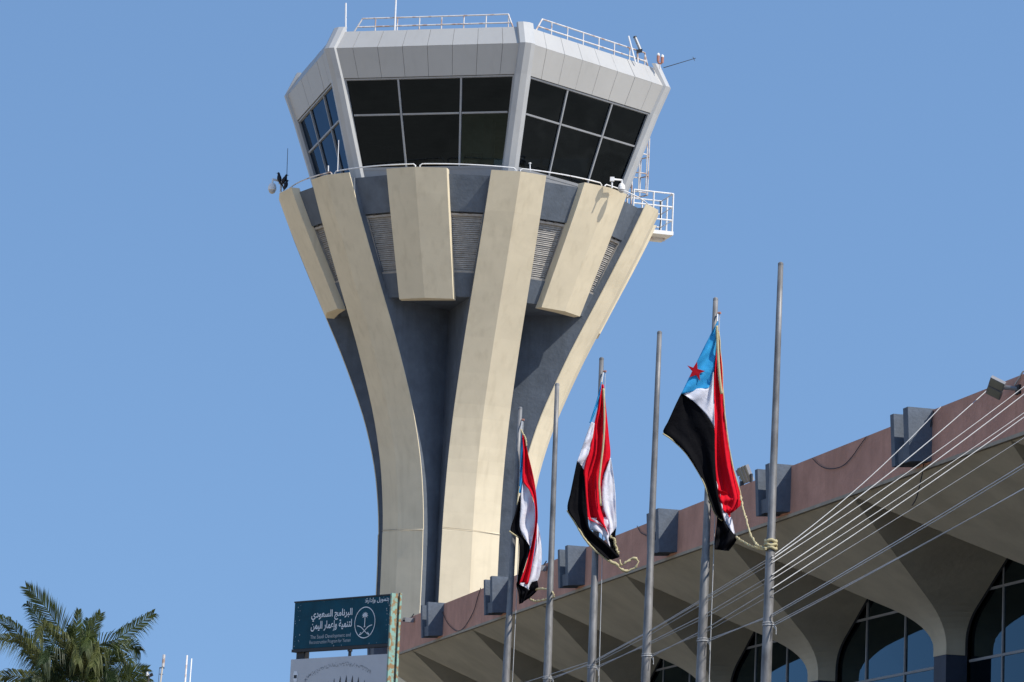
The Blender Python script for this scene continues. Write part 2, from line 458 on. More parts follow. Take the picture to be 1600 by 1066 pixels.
# balcony rail: one bowed pipe per bay, bent down at both ends
for j in range(12):
    t0 = ROT + j * math.pi / 6 + 0.012; t1 = ROT + (j + 1) * math.pi / 6 - 0.012
    pts = [tp(t0, 5.72, 0, 24.02), tp(t0, 5.72, 0, 24.23)]
    for i in range(9):
        t = t0 + 0.012 + (t1 - t0 - 0.024) * i / 8
        pts.append(tp(t, 5.72, 0, 24.28))
    pts += [tp(t1, 5.72, 0, 24.23), tp(t1, 5.72, 0, 24.02)]
    MB().tube(pts, 0.019, 6).build('balcony_rail', M_white if j % 12 in (11, 0, 1, 10) else M_rail, tower)

# roof rail on the two sides of the cab that carry one
for k in (5, 0):
    def rp(a, z): return cab(k, a, H_TOP, -0.10) + Vector((0, 0, z))
    rail = MB()
    a0, a1 = 0.085, 0.93
    rail.tube([rp(a0, -0.02), rp(a0 + 0.045, 0.42), rp(a1 - 0.03, 0.42), rp(a1, -0.02)], 0.026, 6)
    rail.tube([rp(a0 + 0.022, 0.16), rp(a1 - 0.015, 0.16)], 0.024, 6)
    for i in range(7):
        a = a0 + 0.115 + i * 0.117
        rail.tube([rp(a, -0.03), rp(a, 0.42)], 0.022, 6)
    rail.build('roof_rail', M_rail, tower)

# horizontal cord round the shaft at the construction joint
for k in (5, 0):
    th = ROT + k * math.pi / 3; r = rcs(13.9)
    MB().tube([tp(th, r + 0.03, -0.9, 13.95), tp(th, r + FOLD + 0.035, 0, 13.90), tp(th, r + 0.03, 0.9, 13.86)], 0.008, 5).build('joint_cord', M_drip, tower)

# service platform and caged ladder on the right of the cab
t9 = ROT + R_(91); er, et, ez = rad(t9), tan_(t9), Vector((0, 0, 1))
PF = 24.02
def pl(r, s, h): return tp(t9, r, s, h)
plat = MB()
plat.box(pl(5.83, 0.0, PF), er * 0.70, et * 0.60, ez * 0.06).build('service_platform', M_white, tower)
pr = MB()
r0, r1, s0, s1 = 5.18, 6.49, -0.57, 0.57
for (r, s) in ((r0, s0), (5.84, s0), (r1, s0), (r1, 0.0), (r1, s1), (5.84, s1)):
    pr.tube([pl(r, s, PF + 0.06), pl(r, s, PF + 1.28)], 0.030, 6)
for z in (0.42, 0.85, 1.28):
    pr.tube([pl(r0, s0, PF + z), pl(r1, s0, PF + z), pl(r1, s1, PF + z), pl(r0, s1, PF + z)], 0.026, 6)
pr.build('platform_rail', M_white, tower)
MB().box(pl(5.83, 0, PF - 0.10), er * 0.62, et * 0.05, ez * 0.038).build('platform_joist', M_rail, tower)
MB().tube([pl(6.40, 0.45, PF + 0.1), pl(6.43, 0.42, PF + 0.6), pl(6.41, 0.47, PF + 1.25)], 0.022, 6).build('cable_drop', M_black, tower)
lad = MB()
for s_ in (-0.21, 0.21):
    lad.tube([pl(5.22, s_, 23.6), pl(5.22, s_, 26.75)], 0.03, 6)
for i in range(11):
    lad.tube([pl(5.22, -0.21, 23.8 + i * 0.28), pl(5.22, 0.21, 23.8 + i * 0.28)], 0.014, 5)
lad.build('ladder', M_rail, tower)
cage = MB()
for i in range(4):
    z = 25.30 + i * 0.62
    cage.tube([pl(5.22, -0.23, z), pl(5.40, -0.35, z), pl(5.66, -0.30, z), pl(5.82, 0, z), pl(5.66, 0.30, z), pl(5.40, 0.35, z), pl(5.22, 0.23, z)], 0.022, 5)
for (r, s_) in ((5.40, -0.35), (5.66, -0.30), (5.82, 0), (5.66, 0.30), (5.40, 0.35)):
    cage.tube([pl(r, s_, 25.30), pl(r, s_, 27.16 if r < 5.5 else 27.16)], 0.020, 5)
cage.build('ladder_cage', M_rail, tower)

# roof antennas and lamps
def rod(name, label, x, y0, y1, Y, r, m, cat='antenna', r2=None):
    o = MB().tube([at(x[0], y0, Y), at(x[1], y1, Y)], r, 7, r2).build(name, m)
    return tag(o, label, cat)
rod('whip_antenna', 'thin white rod antenna at left end of the cab roof', (540.0, 540.4), 56, 5, 96.4, 0.026, M_white)
rod('whip_antenna', 'tall white rod antenna on cab roof rising out of the picture', (616.5, 620), 50, -30, 95.4, 0.026, M_white)
rod('whip_antenna', 'short leaning white rod antenna at right end of roof rail', (993.5, 982), 100, 56.5, 97.5, 0.026, M_white)
o = thing('tube_antenna', 'grey tube antenna with black cap clamped to the roof rail', 'antenna', at(997, 98, 97.8))
MB().tube([at(1001.5, 80, 97.8), at(992.5, 59, 97.8)], 0.05, 8).build('tube', M_frame, o)
MB().tube([at(992.5, 59.2, 97.8), at(991.7, 57, 97.8)], 0.054, 8).build('cap', M_black, o)
MB().box(at(999, 80, 97.8), (0.09, 0, 0.02), (0, 0.06, 0), (0, 0, 0.045)).build('clamp', M_black, o)
MB().tube([at(996, 82, 97.8), at(996.5, 98, 97.8)], 0.03, 7).build('stub', M_rail, o)
o = thing('obstruction_light', 'twin red obstruction light on a forked bracket at roof corner', 'lamp', at(1031, 107, 98))
MB().tube([at(1031, 108, 98), at(1031, 99.5, 98)], 0.02, 6).build('stem', M_rail, o)
MB().tube([at(1028, 95, 98), at(1029, 98.5, 98), at(1033, 99.5, 98), at(1034.5, 97, 98)], 0.035, 6).build('fork', M_red_lamp, o)
for (x, y) in ((1028.3, 96), (1034.6, 98.5)):
    MB().lathe(at(x, y, 98), (0, 0, 1), [(0, 0.045), (0.17, 0.05), (0.18, 0.04)], 10).build('lamp_body', M_red_lamp, o)
    MB().lathe(at(x, y, 98) + Vector((0, 0, 0.18)), (0, 0, 1), [(0, 0.05), (0.05, 0.048), (0.085, 0.02)], 10).build('lamp_dome', M_white, o)
o = thing('boom_antenna', 'thin dark boom antenna sticking out from the right roof corner', 'antenna', at(1037, 106, 98.6))
MB().tube([at(1037, 106, 98.6), at(1087, 91, 98.9)], 0.014, 6, 0.010).build('boom', M_black, o)
MB().tube([at(1082.5, 89, 98.9), at(1085.5, 95, 98.9)], 0.010, 5).build('crossbar', M_black, o)

# dome cameras
def dome_camera(label, p, side, post, s=1.0):
    o = thing('dome_camera', label, 'security camera', post)
    MB().tube([post, Vector((post.x, post.y, p.z + 0.22 * s))], 0.03 * s, 7).build('mast', M_white, o)
    MB().box(Vector((post.x, post.y, p.z + 0.20 * s)), (0.075 * s, 0, 0), (0, 0.06 * s, 0), (0, 0, 0.075 * s)).build('junction_box', M_white, o)
    a = Vector((post.x, post.y, p.z + 0.20 * s)); b = Vector((p.x, p.y, p.z + 0.24 * s))
    MB().tube([a, a + (b - a) * 0.85, b, p + Vector((0, 0, 0.08 * s))], 0.035 * s, 8).build('arm', M_white, o)
    MB().lathe(p + Vector((0, 0, 0.12 * s)), (0, 0, -1), [(0, 0.05 * s), (0.03 * s, 0.09 * s), (0.12 * s, 0.125 * s), (0.22 * s, 0.13 * s), (0.23 * s, 0.11 * s)], 14).build('housing', M_white, o, smooth=False)
    MB().lathe(p + Vector((0, 0, -0.11 * s)), (0, 0, -1), [(0, 0.11 * s), (0.06 * s, 0.095 * s), (0.10 * s, 0.05 * s), (0.115 * s, 0.005)], 14).build('camera_dome', M_panel, o)
    return o
dome_camera('white dome camera on a bracket over the right short rib', at(971.2, 292, 95.6), 1, at(956, 294, 95.4) , 0.85)
dome_camera('white dome camera hanging off the left edge of the balcony', at(425.5, 292, 98.9), -1, at(438.5, 300, 99.0), 1.0)
o = MB().tube([at(447.5, 293, 99), at(449.6, 232, 99)], 0.012, 5, 0.008).build('thin_aerial', M_wire)
tag(o, 'hair thin grey aerial at the left edge of the balcony', 'antenna')
o = MB().tube([at(527.5, 268, 95.6), at(529.2, 219, 95.6)], 0.016, 6, 0.012).build('thin_aerial', M_white)
tag(o, 'thin pale aerial in front of the left cab window', 'antenna')
o = MB().tube([at(513, 268, 96.2), at(513, 259, 96.2)], 0.02, 6).build('stub_aerial', M_white)
tag(o, 'short white stub in front of the left cab window', 'antenna')
o = thing('stub_lamp', 'small white stub with a flat cap on balcony rail below right window', 'lamp', at(828.5, 268, 94.6))
MB().tube([at(828.5, 268, 94.6), at(828, 256, 94.6)], 0.018, 6).build('stem', M_white, o)
MB().lathe(at(828, 256, 94.6), (0, 0, 1), [(0, 0.04), (0.03, 0.04)], 8).build('cap', M_white, o)

# three birds by the left camera
def bird(label, p, lean, flip=1, s=1.0):
    v = []
    ax = Vector((lean, 0, 1)).normalized()
    prof = [(-0.20, 0.012), (-0.12, 0.030), (-0.06, 0.062), (0.02, 0.075), (0.09, 0.060), (0.13, 0.040), (0.16, 0.044), (0.195, 0.036), (0.215, 0.015)]
    b = MB()
    u = ax.cross(Vector((0, 1, 0))).normalized(); w = ax.cross(u)
    loops = []
    for t, r in prof:
        bend = Vector((-lean * 0.0 + flip * (-0.05 * (t / 0.2) ** 2 if t < 0 else 0.02 * (t / 0.2) ** 2), 0, 0))
        loops.append([p + (ax * t + bend + (u * math.cos(q * math.pi / 5) + w * math.sin(q * math.pi / 5)) * r) * s for q in range(10)])
    b.loft(loops)
    hd = p + (ax * 0.185 + Vector((flip * 0.03, 0, 0))) * s
    b.tube([hd, hd + Vector((flip * 0.035, -0.005, -0.002)) * s, hd + Vector((flip * 0.075, -0.005, -0.012)) * s], 0.014 * s, 6, 0.002 * s)
    for q in (-0.02, 0.02):
        b.tube([p + (ax * -0.05 + Vector((0, q, 0))) * s, p + Vector((0, q, -0.13)) * s], 0.007 * s, 5)
    return tag(b.build('perched_bird', M_bird, smooth=True), label, 'bird', 'birds perched by the balcony camera')
bird('dark bird perched upright on top of the left dome camera bracket', at(436.4, 279.5, 98.8), -0.08, -1, 0.95)
bird('dark bird leaning right on the bracket between camera and aerial', at(444.0, 281.5, 98.8), 0.30, 1, 0.9)
bird('dark bird lowest on the bracket, just above the left short rib', at(446.6, 290.0, 98.8), 0.12, 1, 0.85)
o = MB().tube([at(438, 286, 98.8), at(446, 286.5, 98.8)], 0.02, 5).tube([at(440, 286.5, 98.8), at(444, 296, 98.9)], 0.022, 5).build('camera_strut', M_black)
tag(o, 'black strut carrying the left dome camera and the birds', 'bracket')

# ------------------------------------------------------------------ terminal building
VX = R_(13.79)
DF = Vector((-math.sin(VX), math.cos(VX), 0))    # along the facade, away from the camera
NO = Vector((-math.cos(VX), -math.sin(VX), 0))   # outwards
T0 = Vector((5.96, 56.30, 0))
def fp(u, v, z): 
    p = T0 + DF * u + NO * v
    return Vector((p.x, p.y, z))
def onfac(x, y, v=0.0):
    d = ray(x, y); q = T0 + NO * v
    t = (q - EYE).dot(NO) / d.dot(NO); p = EYE + d * t
    return (p - T0).dot(DF), p.z
ZB, ZT = 9.60, 10.52
M_bounce_cut = mat('bounce_cut_dark', (0.055, 0.055, 0.056), rough=0.95, var=0.2, scale=0.7, bump=0.2, bscale=20)
bounce_cut = MB().hexa([fp(-75, -3.3, -0.05), fp(42, -3.3, -0.05), fp(42, 17, -0.05), fp(-75, 17, -0.05), fp(-75, -3.3, 0.012), fp(42, -3.3, 0.012), fp(42, 17, 0.012), fp(-75, 17, 0.012)]).build('bounce_cut_sheet', M_bounce_cut)  # unseen dark sheet, added to cut ground bounce onto soffit and brackets
bounce_cut['kind'] = 'structure'
U0, U1 = -49.0, 39.6        # near and far end of the facade
term = thing('terminal_building', 'airport terminal with pink fascia, folded concrete soffit and arched windows', 'building', fp(5, -8, 0))
# fascia, one panel per bay
us = [U1] + [35, 28, 21, 14, 7, 0, -7, -14, -21, -28, -35, -42] + [U0]
for a, b in zip(us, us[1:]):
    MB().hexa([fp(a, 0, ZB + 0.03), fp(b, 0, ZB + 0.03), fp(b, -0.25, ZB + 0.03), fp(a, -0.25, ZB + 0.03),
               fp(a, 0, ZT), fp(b, 0, ZT), fp(b, -0.25, ZT), fp(a, -0.25, ZT)]).build('fascia', M_pink, term)
    MB().hexa([fp(a, 0.03, ZB - 0.03), fp(b, 0.03, ZB - 0.03), fp(b, -0.2, ZB - 0.03), fp(a, -0.2, ZB - 0.03),
               fp(a, 0.03, ZB + 0.028), fp(b, 0.03, ZB + 0.028), fp(b, -0.2, ZB + 0.028), fp(a, -0.2, ZB + 0.028)]).build('drip_edge', M_drip, term)
MB().hexa([fp(U1, -0.25, 10.1), fp(U0, -0.25, 10.1), fp(U0, -24, 10.1), fp(U1 , -24, 10.1),
           fp(U1, -0.25, 10.3), fp(U0, -0.25, 10.3), fp(U0, -24, 10.3), fp(U1, -24, 10.3)]).build('roof', M_conc, term)
MB().hexa([fp(U1, -0.25, ZB), fp(U1, -24, ZB), fp(U1 - 0.25, -24, ZB), fp(U1 - 0.25, -0.25, ZB),
           fp(U1, -0.25, ZT), fp(U1, -24, ZT), fp(U1 - 0.25, -24, ZT), fp(U1 - 0.25, -0.25, ZT)]).build('end_fascia', M_pink, term)
MB().hexa([fp(U1 - .3, -3.6, 0), fp(U1 - .3, -24, 0), fp(U1 - 0.55, -24, 0), fp(U1 - 0.55, -3.6, 0),
           fp(U1 - .3, -3.6, 10.1), fp(U1 - .3, -24, 10.1), fp(U1 - 0.55, -24, 10.1), fp(U1 - 0.55, -3.6, 10.1)]).build('end_wall', M_soffit, term)
MB().hexa([fp(U0 + .3, -3.6, 0), fp(U0 + .3, -24, 0), fp(U0 + 0.55, -24, 0), fp(U0 + 0.55, -3.6, 0),
           fp(U0 + .3, -3.6, 10.1), fp(U0 + .3, -24, 10.1), fp(U0 + 0.55, -24, 10.1), fp(U0 + 0.55, -3.6, 10.1)]).build('end_wall', M_soffit, term)
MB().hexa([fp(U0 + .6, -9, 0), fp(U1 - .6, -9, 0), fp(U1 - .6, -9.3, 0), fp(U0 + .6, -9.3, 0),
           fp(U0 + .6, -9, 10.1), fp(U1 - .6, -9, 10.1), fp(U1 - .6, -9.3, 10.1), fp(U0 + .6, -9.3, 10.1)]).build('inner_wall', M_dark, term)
# vault profile: s 0 (fascia) .. 1 (pier), shared by fold and arch
def bez(p0, p1, p2, t): return tuple((1 - t) ** 2 * a + 2 * t * (1 - t) * b + t * t * c for a, b, c in zip(p0, p1, p2))
fold = [(0.0, 9.585), (0.25, 9.15), (0.5, 8.71), (0.70, 8.36)] + [bez((0.78, 8.22), (1.0, 7.84), (1.0, 7.42), t / 8) for t in range(9)] + [(1.0, 7.28)]
arch = [(0.0, 9.585), (0.25, 9.14), (0.5, 8.72), (0.70, 8.37)] + [bez((0.80, 8.20), (1.0, 7.90), (1.0, 7.50), t / 8) for t in range(9)] + [(1.0, 7.28)]
PW, PV, GV = 0.32, -3.06, -3.44
cols_u = [38.5 - 7 * i for i in range(13)]      # 38.5, 31.5 ... 3.5, -3.5 ... -45.5
for uc in cols_u:
    lo, hi = -3.5, 3.5
    if uc + hi > U1: hi = U1 - uc - 0.02
    def fpt(i, sgn):
        s, z = fold[i]; half = 3.5 + (PW - 3.5) * s
        if sgn > 0: half = min(half, hi)
        return fp(uc + sgn * half, PV * s - 0.012, z)
    def apt(i, sgn):
        s, z = arch[i]; half = 3.5 + (PW - 3.5) * s
        if sgn > 0: half = min(half, hi)
        return fp(uc + sgn * half, GV, z)
    n = len(fold)
    b = MB()
    loops = [[apt(i, -1), fpt(i, -1), fpt(i, 1), apt(i, 1)] for i in range(n)]
    b.loft(loops, cap=False, closed=False)
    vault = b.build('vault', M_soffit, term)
    # thickness lip of the arch on the glass side
    b = MB(); b.loft([[apt(i, sg) for i in range(n)] for sg in (-1,)] + [[apt(i, -1) + NO * -0.05 for i in range(n)]], cap=False, closed=False)
    b.loft([[apt(i, 1) for i in range(n)], [apt(i, 1) + NO * -0.05 for i in range(n)]], cap=False, closed=False)
    b.build('arch_lip', M_dark, vault)
    # pier
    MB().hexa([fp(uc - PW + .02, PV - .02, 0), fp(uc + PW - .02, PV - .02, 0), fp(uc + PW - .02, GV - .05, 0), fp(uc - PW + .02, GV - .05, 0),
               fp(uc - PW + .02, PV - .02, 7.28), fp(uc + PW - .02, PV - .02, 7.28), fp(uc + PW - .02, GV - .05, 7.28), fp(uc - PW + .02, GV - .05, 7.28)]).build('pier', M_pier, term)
    # bracket: two upright fins on the fascia above the pier
    for (u0, u1, o, zlo, zhi) in ((uc - 0.30, uc - 0.08, 0.43, ZB + 0.05, ZT + 0.02), (uc + 0.24, uc + 0.40, 0.47, ZB + 0.04, ZT - 0.02)):
        MB().hexa([fp(u0, 0.003, zlo + 0.03), fp(u1, 0.003, zlo + 0.03), fp(u1, o - 0.05, zlo), fp(u0, o - 0.05, zlo),
                   fp(u0, -0.05, zhi), fp(u1, -0.05, zhi), fp(u1, o, zhi), fp(u0, o, zhi)]).build('fascia_bracket', M_bracket, term)
    MB().hexa([fp(uc - .079, 0.003, ZB + .09), fp(uc + .239, 0.003, ZB + .09), fp(uc + .239, 0.37, ZB + .07), fp(uc - .079, 0.37, ZB + .07),
               fp(uc - .079, 0.003, ZB + .32), fp(uc + .239, 0.003, ZB + .32), fp(uc + .239, 0.39, ZB + .32), fp(uc - .079, 0.39, ZB + .32)]).build('bracket_gusset', M_bracket, term)
# glazing: panes between mullions of each bay
VG = -3.52
trs = [0.5, 3.0, 5.1, 7.18, 8.42, 9.62]
for a in [35 - 7 * i for i in range(12)]:
    ms = [a - 3.16, a - 2.70, a - 0.56, a + 1.58, a + 3.16]
    near = a < 21
    for i in range(4):
        for j in range(5):
            if j < 2: continue
            jit = random.uniform(-0.012, 0.012)
            MB().add([fp(ms[i], VG + jit, trs[j]), fp(ms[i + 1], VG - jit, trs[j]), fp(ms[i + 1], VG - jit * .5, trs[j + 1]), fp(ms[i], VG + jit * .5, trs[j + 1])], [(0, 1, 2, 3)]).build('window_pane', M_glass, term, face_to=NO)
    for i in (1, 2, 3):
        MB().box(fp(ms[i], VG + 0.0, 5.1), DF * 0.022, NO * 0.022, Vector((0, 0, 4.52))).build('mullion', M_mull, term)
    for z in trs[2:5]:
        for i in range(4):
            if ms[i + 1] - ms[i] < 0.6: continue
            MB().box(fp((ms[i] + ms[i + 1]) / 2, VG, z), DF * ((ms[i + 1] - ms[i]) / 2 - 0.026), NO * 0.018, Vector((0, 0, 0.024))).build('transom', M_mull, term)
    MB().add([fp(ms[0], VG, 0), fp(ms[4], VG, 0), fp(ms[4], VG, 5.06), fp(ms[0], VG, 5.06)], [(0, 1, 2, 3)]).build('lower_glazing', M_glass, term, face_to=NO)

# loose cables on the fascia
def fcable(label, pts, r=0.012, off=0.03, m=None):
    P = []
    for x, y in pts:
        u, z = onfac(x, y, off); P.append(fp(u, off, z))
    Q = []                                   # Catmull-Rom
    for i in range(len(P) - 1):
        p0 = P[max(0, i - 1)]; p1 = P[i]; p2 = P[i + 1]; p3 = P[min(len(P) - 1, i + 2)]
        for k in range(5):
            t = k / 5
            Q.append(0.5 * ((2 * p1) + (p2 - p0) * t + (2 * p0 - 5 * p1 + 4 * p2 - p3) * t * t + (3 * p1 - p0 - 3 * p2 + p3) * t ** 3))
    Q.append(P[-1])
    return tag(MB().tube(Q, r, 5).build('hanging_cable', m or M_wire), label, 'cable', 'loose cables on the fascia')
fcable('dark cable drooping in a deep loop on the fascia nearest the tower', [(688.5, 947), (697, 970), (708, 983), (717, 986), (727, 978), (740, 955), (746, 935), (751, 919)], 0.010)
fcable('dark cable drooping in a shallow loop near the last flagpole', [(1269, 716), (1279, 726), (1291, 732), (1305, 732), (1318, 727), (1331, 714), (1345, 694), (1354, 682)], 0.008)
fcable('dark cable hanging straight down beside the nearest fascia bracket', [(1459, 642), (1453, 672), (1447, 700), (1444, 722), (1439, 750), (1432, 778), (1425, 790)], 0.010)
fcable('short pale cable looping from the roof edge behind the fourth flagpole', [(995.5, 822), (1001, 832), (1008, 836), (1013, 839)], 0.010)

# floodlights and small cameras on the roof edge
def obox(c, ax, ay, az, hx, hy, hz): return MB().box(c, ax * hx, ay * hy, az * hz)
def frame_of(d, roll=0.0):
    d = d.normalized(); s = d.cross(Vector((0, 0, 1))).normalized(); t = s.cross(d)
    return d, s * math.cos(roll) + t * math.sin(roll), t * math.cos(roll) - s * math.sin(roll)
u, z = onfac(1165, 742, -0.1)
c = fp(u, -0.1, ZT + 0.24)
o = thing('floodlight', 'boxy floodlight on a black stand above the fascia by the last flagpole', 'floodlight', fp(u, -0.1, ZT))
d, s_, t_ = frame_of(Vector((-0.75, -0.75, -0.35)), R_(-14))
obox(c, d, s_, t_, 0.045, 0.12, 0.16).build('lamp_housing', M_floodbody, o)
obox(c + d * 0.048, d, s_, t_, 0.006, 0.11, 0.15).build('lens', M_flood, o)
for q in (-0.05, 0.03): obox(c + s_ * q - d * 0.0 , d, s_, t_, 0.06, 0.008, 0.165).build('cooling_fin', M_frame, o)
obox(c + s_ * 0.15 - d * 0.05 + t_ * 0.08, d, s_, t_, 0.06, 0.05, 0.06).build('driver_box', M_floodbody, o)
MB().box(fp(u, -0.1, ZT + 0.06) - s_ * 0.16, DF * 0.03, NO * 0.02, Vector((0, 0, 0.14))).box(fp(u, -0.1, ZT + 0.06) + s_ * 0.1, DF * 0.05, NO * 0.03, Vector((0, 0, 0.07))).build('stand', M_black, o)
MB().tube([c + s_ * 0.17, c + s_ * 0.2 - t_ * 0.14, c + s_ * 0.10 - t_ * 0.27], 0.012, 5).build('lead', M_cable, o)
u, z = onfac(1556, 606, 0.25)
c = fp(u, 0.25, z)
o = thing('floodlight', 'flat twin floodlight tilted down from the roof edge at far right', 'floodlight', fp(u - 0.3, 0.0, ZT - 0.1))
d, s_, t_ = frame_of(Vector((-0.45, -0.50, -0.62)), R_(38))
for q in (-0.09, 0.09):
    obox(c + t_ * q, d, s_, t_, 0.030, 0.12, 0.083).build('lamp_housing', M_floodbody, o)
    obox(c + t_ * q + d * 0.032, d, s_, t_, 0.004, 0.107, 0.072).build('lens', M_flood, o)
MB().tube([c - d * 0.03, fp(u - 0.20, 0.10, z - 0.02), fp(u - 0.32, 0.0, z - 0.05)], 0.035, 7).build('arm', M_floodbody, o)
MB().box(fp(u - 0.32, 0.02, z - 0.06), DF * 0.07, NO * 0.02, Vector((0, 0, 0.07))).build('wall_plate', M_black, o)
MB().tube([fp(u - 0.25, 0.05, z + 0.02), fp(u - 0.5, 0.02, ZT + 0.03), fp(u - 0.9, -0.02, ZT + 0.03), fp(u - 1.4, -0.03, ZT + 0.03)], 0.014, 5).build('lead', M_cable, o)
for (x, y, lab) in ((639, 969, 'small dark camera on the fascia beside the sign post'), (845, 888, 'small dark camera on the fascia behind the leftmost flag')):
    u, z = onfac(x, y, 0.15)
    o = thing('fascia_camera', lab, 'security camera', fp(u, 0, z))
    MB().box(fp(u, 0.15, z), DF * 0.06, NO * 0.12, Vector((0, 0, 0.06))).build('housing', M_floodbody, o)
    MB().tube([fp(u, 0.10, z + 0.05), fp(u, 0.02, z + 0.18)], 0.015, 6).build('arm', M_black, o)
    MB().lathe(fp(u, 0.27, z), NO, [(0, 0.05), (0.05, 0.055)], 10).build('lens_hood', M_black, o)

# ------------------------------------------------------------------ flagpoles
POLES = [((0.19, 54.91), 0.15), ((0.76, 52.38), 0.80), ((1.39, 49.87), 1.43), ((2.16, 47.49), 2.14), ((2.80, 44.82), 2.77), ((3.48, 42.28), 3.45)]
ZQ = [5.99, 5.82, 5.65, 5.49, 5.31, 5.13]
plab = ['shortest looking flagpole at far left, carrying the smallest flag', 'bare steel flagpole between the left and middle flags', 'steel flagpole carrying the middle flag',
        'bare steel flagpole between the middle and right flags', 'steel flagpole carrying the right flag with the red star', 'tallest looking bare steel flagpole, rope tied round it']
def pole_pt(i, z):
    (xt, yt), xb = POLES[i]
    return Vector((xb + (xt - xb) * (z - ZQ[i]) / (10.6 - ZQ[i]), yt, z))
for i in range(6):
    b0 = pole_pt(i, 0)
    o = thing('flagpole', plab[i], 'flagpole', b0, 'row of steel flagpoles before the terminal')
    def rz(z): return 0.036 + (0.088 - 0.036) * (10.6 - z) / 10.6 
    zs = [0.03, 2.5, 5.0, 7.0, 7.02, 8.5, 9.6, 10.6]
    MB().tube([pole_pt(i, z) for z in zs], 1, 14, radii=[rz(z) + (0.006 if z <= 7.0 else 0) for z in zs]).build('shaft', M_pole, o, smooth=True)
    MB().lathe(pole_pt(i, 10.6), (0, 0, 1), [(0, 0.037), (0.03, 0.036), (0.045, 0.02)], 12).build('cap', M_pole, o)
    MB().lathe(b0, (0, 0, 1), [(0, 0.22), (0.03, 0.22), (0.03, 0.12), (0.10, 0.105)], 16).build('base_plate', M_pole, o)
    if i in (0, 2, 4):
        p = pole_pt(i, 10.42)
        MB().lathe(p + Vector((0.04, -0.03, 0)), (1, -0.5, 0), [(0, 0.018), (0.04, 0.018)], 8).build('pulley', M_red_lamp, o)
        q0 = pole_pt(i, 5.0); q1 = p
        MB().tube([q1 + Vector((0.06, -0.03, 0)), pole_pt(i, 7.6) + Vector((0.105, -0.04, 0)), q0 + Vector((0.115, -0.04, 0)), pole_pt(i, 1.3) + Vector((0.10, -0.04, 0))], 0.006, 5).build('halyard', M_cable, o)

# white cords stretched from the poles to the roof edge
PY = [p[0][1] for p in POLES]
cords = [   # tie pole, radius, picture rows where it passes the poles 3..6, anchor on the roof edge
    (0, 0.0080, (1031, 984.6, 931, 869), (1470, 636)), (1, 0.0090, (1033, 986, 934, 873), (1548, 606)), (1, 0.0065, (1036, 991, 939, 879), (1652, 565)),
    (2, 0.0090, (None, 1003, 958, 898), (1680, 554)), (2, 0.0065, (None, 1006, 963, 905), (1790, 511)), (3, 0.0095, (None, None, 981, 919), (1800, 507)),
    (3, 0.0055, (None, None, 986, 929), (1966, 442)), (4, 0.0095, (None, None, None, 960), (2170, 361)), (4, 0.0070, (None, None, None, 963), (2200, 350)),
    (5, 0.0090, (None,) * 4, (2480, 240)), (5, 0.0065, (None,) * 4, (2530, 220))]
tie_z = [5.90, 5.89, 5.88, 5.88, 5.88, 5.88]
for i, (p, r, rows, anc) in enumerate(cords):
    z = tie_z[p] - 0.03 * (i % 2)
    a = pole_pt(p, z) + Vector((0.06, -0.07, 0))
    P = [a]
    for q, row in enumerate(rows):
        if row is None or q + 2 <= p: continue
        px_ = (931, 1017, 1106, 1207)[q]
        P.append(at(px_, row, PY[q + 2] - 0.085))
    u, _ = onfac(anc[0], anc[1], 0.0)
    e = fp(u, 0.0, ZT); l = P[-1]
    n = 10; sag = 0.010 * (e - l).length
    for k in range(1, n + 1):
        P.append(l + (e - l) * (k / n) - Vector((0, 0, sag * 4 * (k / n) * (1 - k / n))))
    o = thing('stay_cord', 'white cord from %s flagpole up to the roof edge, %s' % (['leftmost', 'second', 'third', 'fourth', 'fifth', 'rightmost'][p], ('the only one tied there' if p == 0 else 'thicker of its pair' if i in (1, 3, 5, 7, 9) else 'thinner of its pair')), 'cord', a, 'white cords between the flagpoles and the roof')
    MB().tube(P, r * 0.72, 5).build('strand', M_cable, o)
    b = MB(); c = pole_pt(p, z)
    b.tube([c + Vector((math.cos(t) * 0.071, math.sin(t) * 0.071, 0.004 * t)) for t in [k * math.pi / 6 for k in range(14)]], r * 0.9, 5)
    b.tube([c + Vector((0.07, -0.07, 0)), c + Vector((0.10, -0.10, -0.05)), c + Vector((0.10, -0.11, -0.11))], r * 0.6, 4)
    b.build('knot', M_cable, o)

# ------------------------------------------------------------------ flags
def cloth(name, col, rough=0.75):
    m = mat(name, col, rough=rough, var=0.04, scale=9, spec=0.10)
    nt = m.node_tree; N = nt.nodes; L = nt.links
    b = N['Principled BSDF']
    tl = N.new('ShaderNodeBsdfTranslucent'); mx = N.new('ShaderNodeMixShader'); mx.inputs[0].default_value = 0.28
    L.new(b.inputs['Base Color'].links[0].from_socket, tl.inputs[0])
    # fine wrinkles
    g = N.new('ShaderNodeNewGeometry'); n = N.new('ShaderNodeTexNoise'); n.inputs['Scale'].default_value = 7; n.inputs['Detail'].default_value = 4; n.inputs['Distortion'].default_value = 0.8
    L.new(g.outputs['Position'], n.inputs['Vector'])
    bp = N.new('ShaderNodeBump'); bp.inputs['Strength'].default_value = 0.35; bp.inputs['Distance'].default_value = 0.04
    L.new(n.outputs['Fac'], bp.inputs['Height']); L.new(bp.outputs[0], b.inputs['Normal'])
    L.new(b.outputs[0], mx.inputs[1]); L.new(tl.outputs[0], mx.inputs[2]); L.new(mx.outputs[0], N['Material Output'].inputs[0])
    return m
C_red = cloth('flag_red', (0.78, 0.010, 0.028)); C_white = cloth('flag_white', (0.86, 0.85, 0.90)); C_black = cloth('flag_black', (0.004, 0.004, 0.006))
C_blue = cloth('flag_sky_blue', (0.055, 0.43, 0.78)); C_star = cloth('flag_star', (0.45, 0.008, 0.02)); C_gold = cloth('gold_trim', (0.66, 0.58, 0.35))

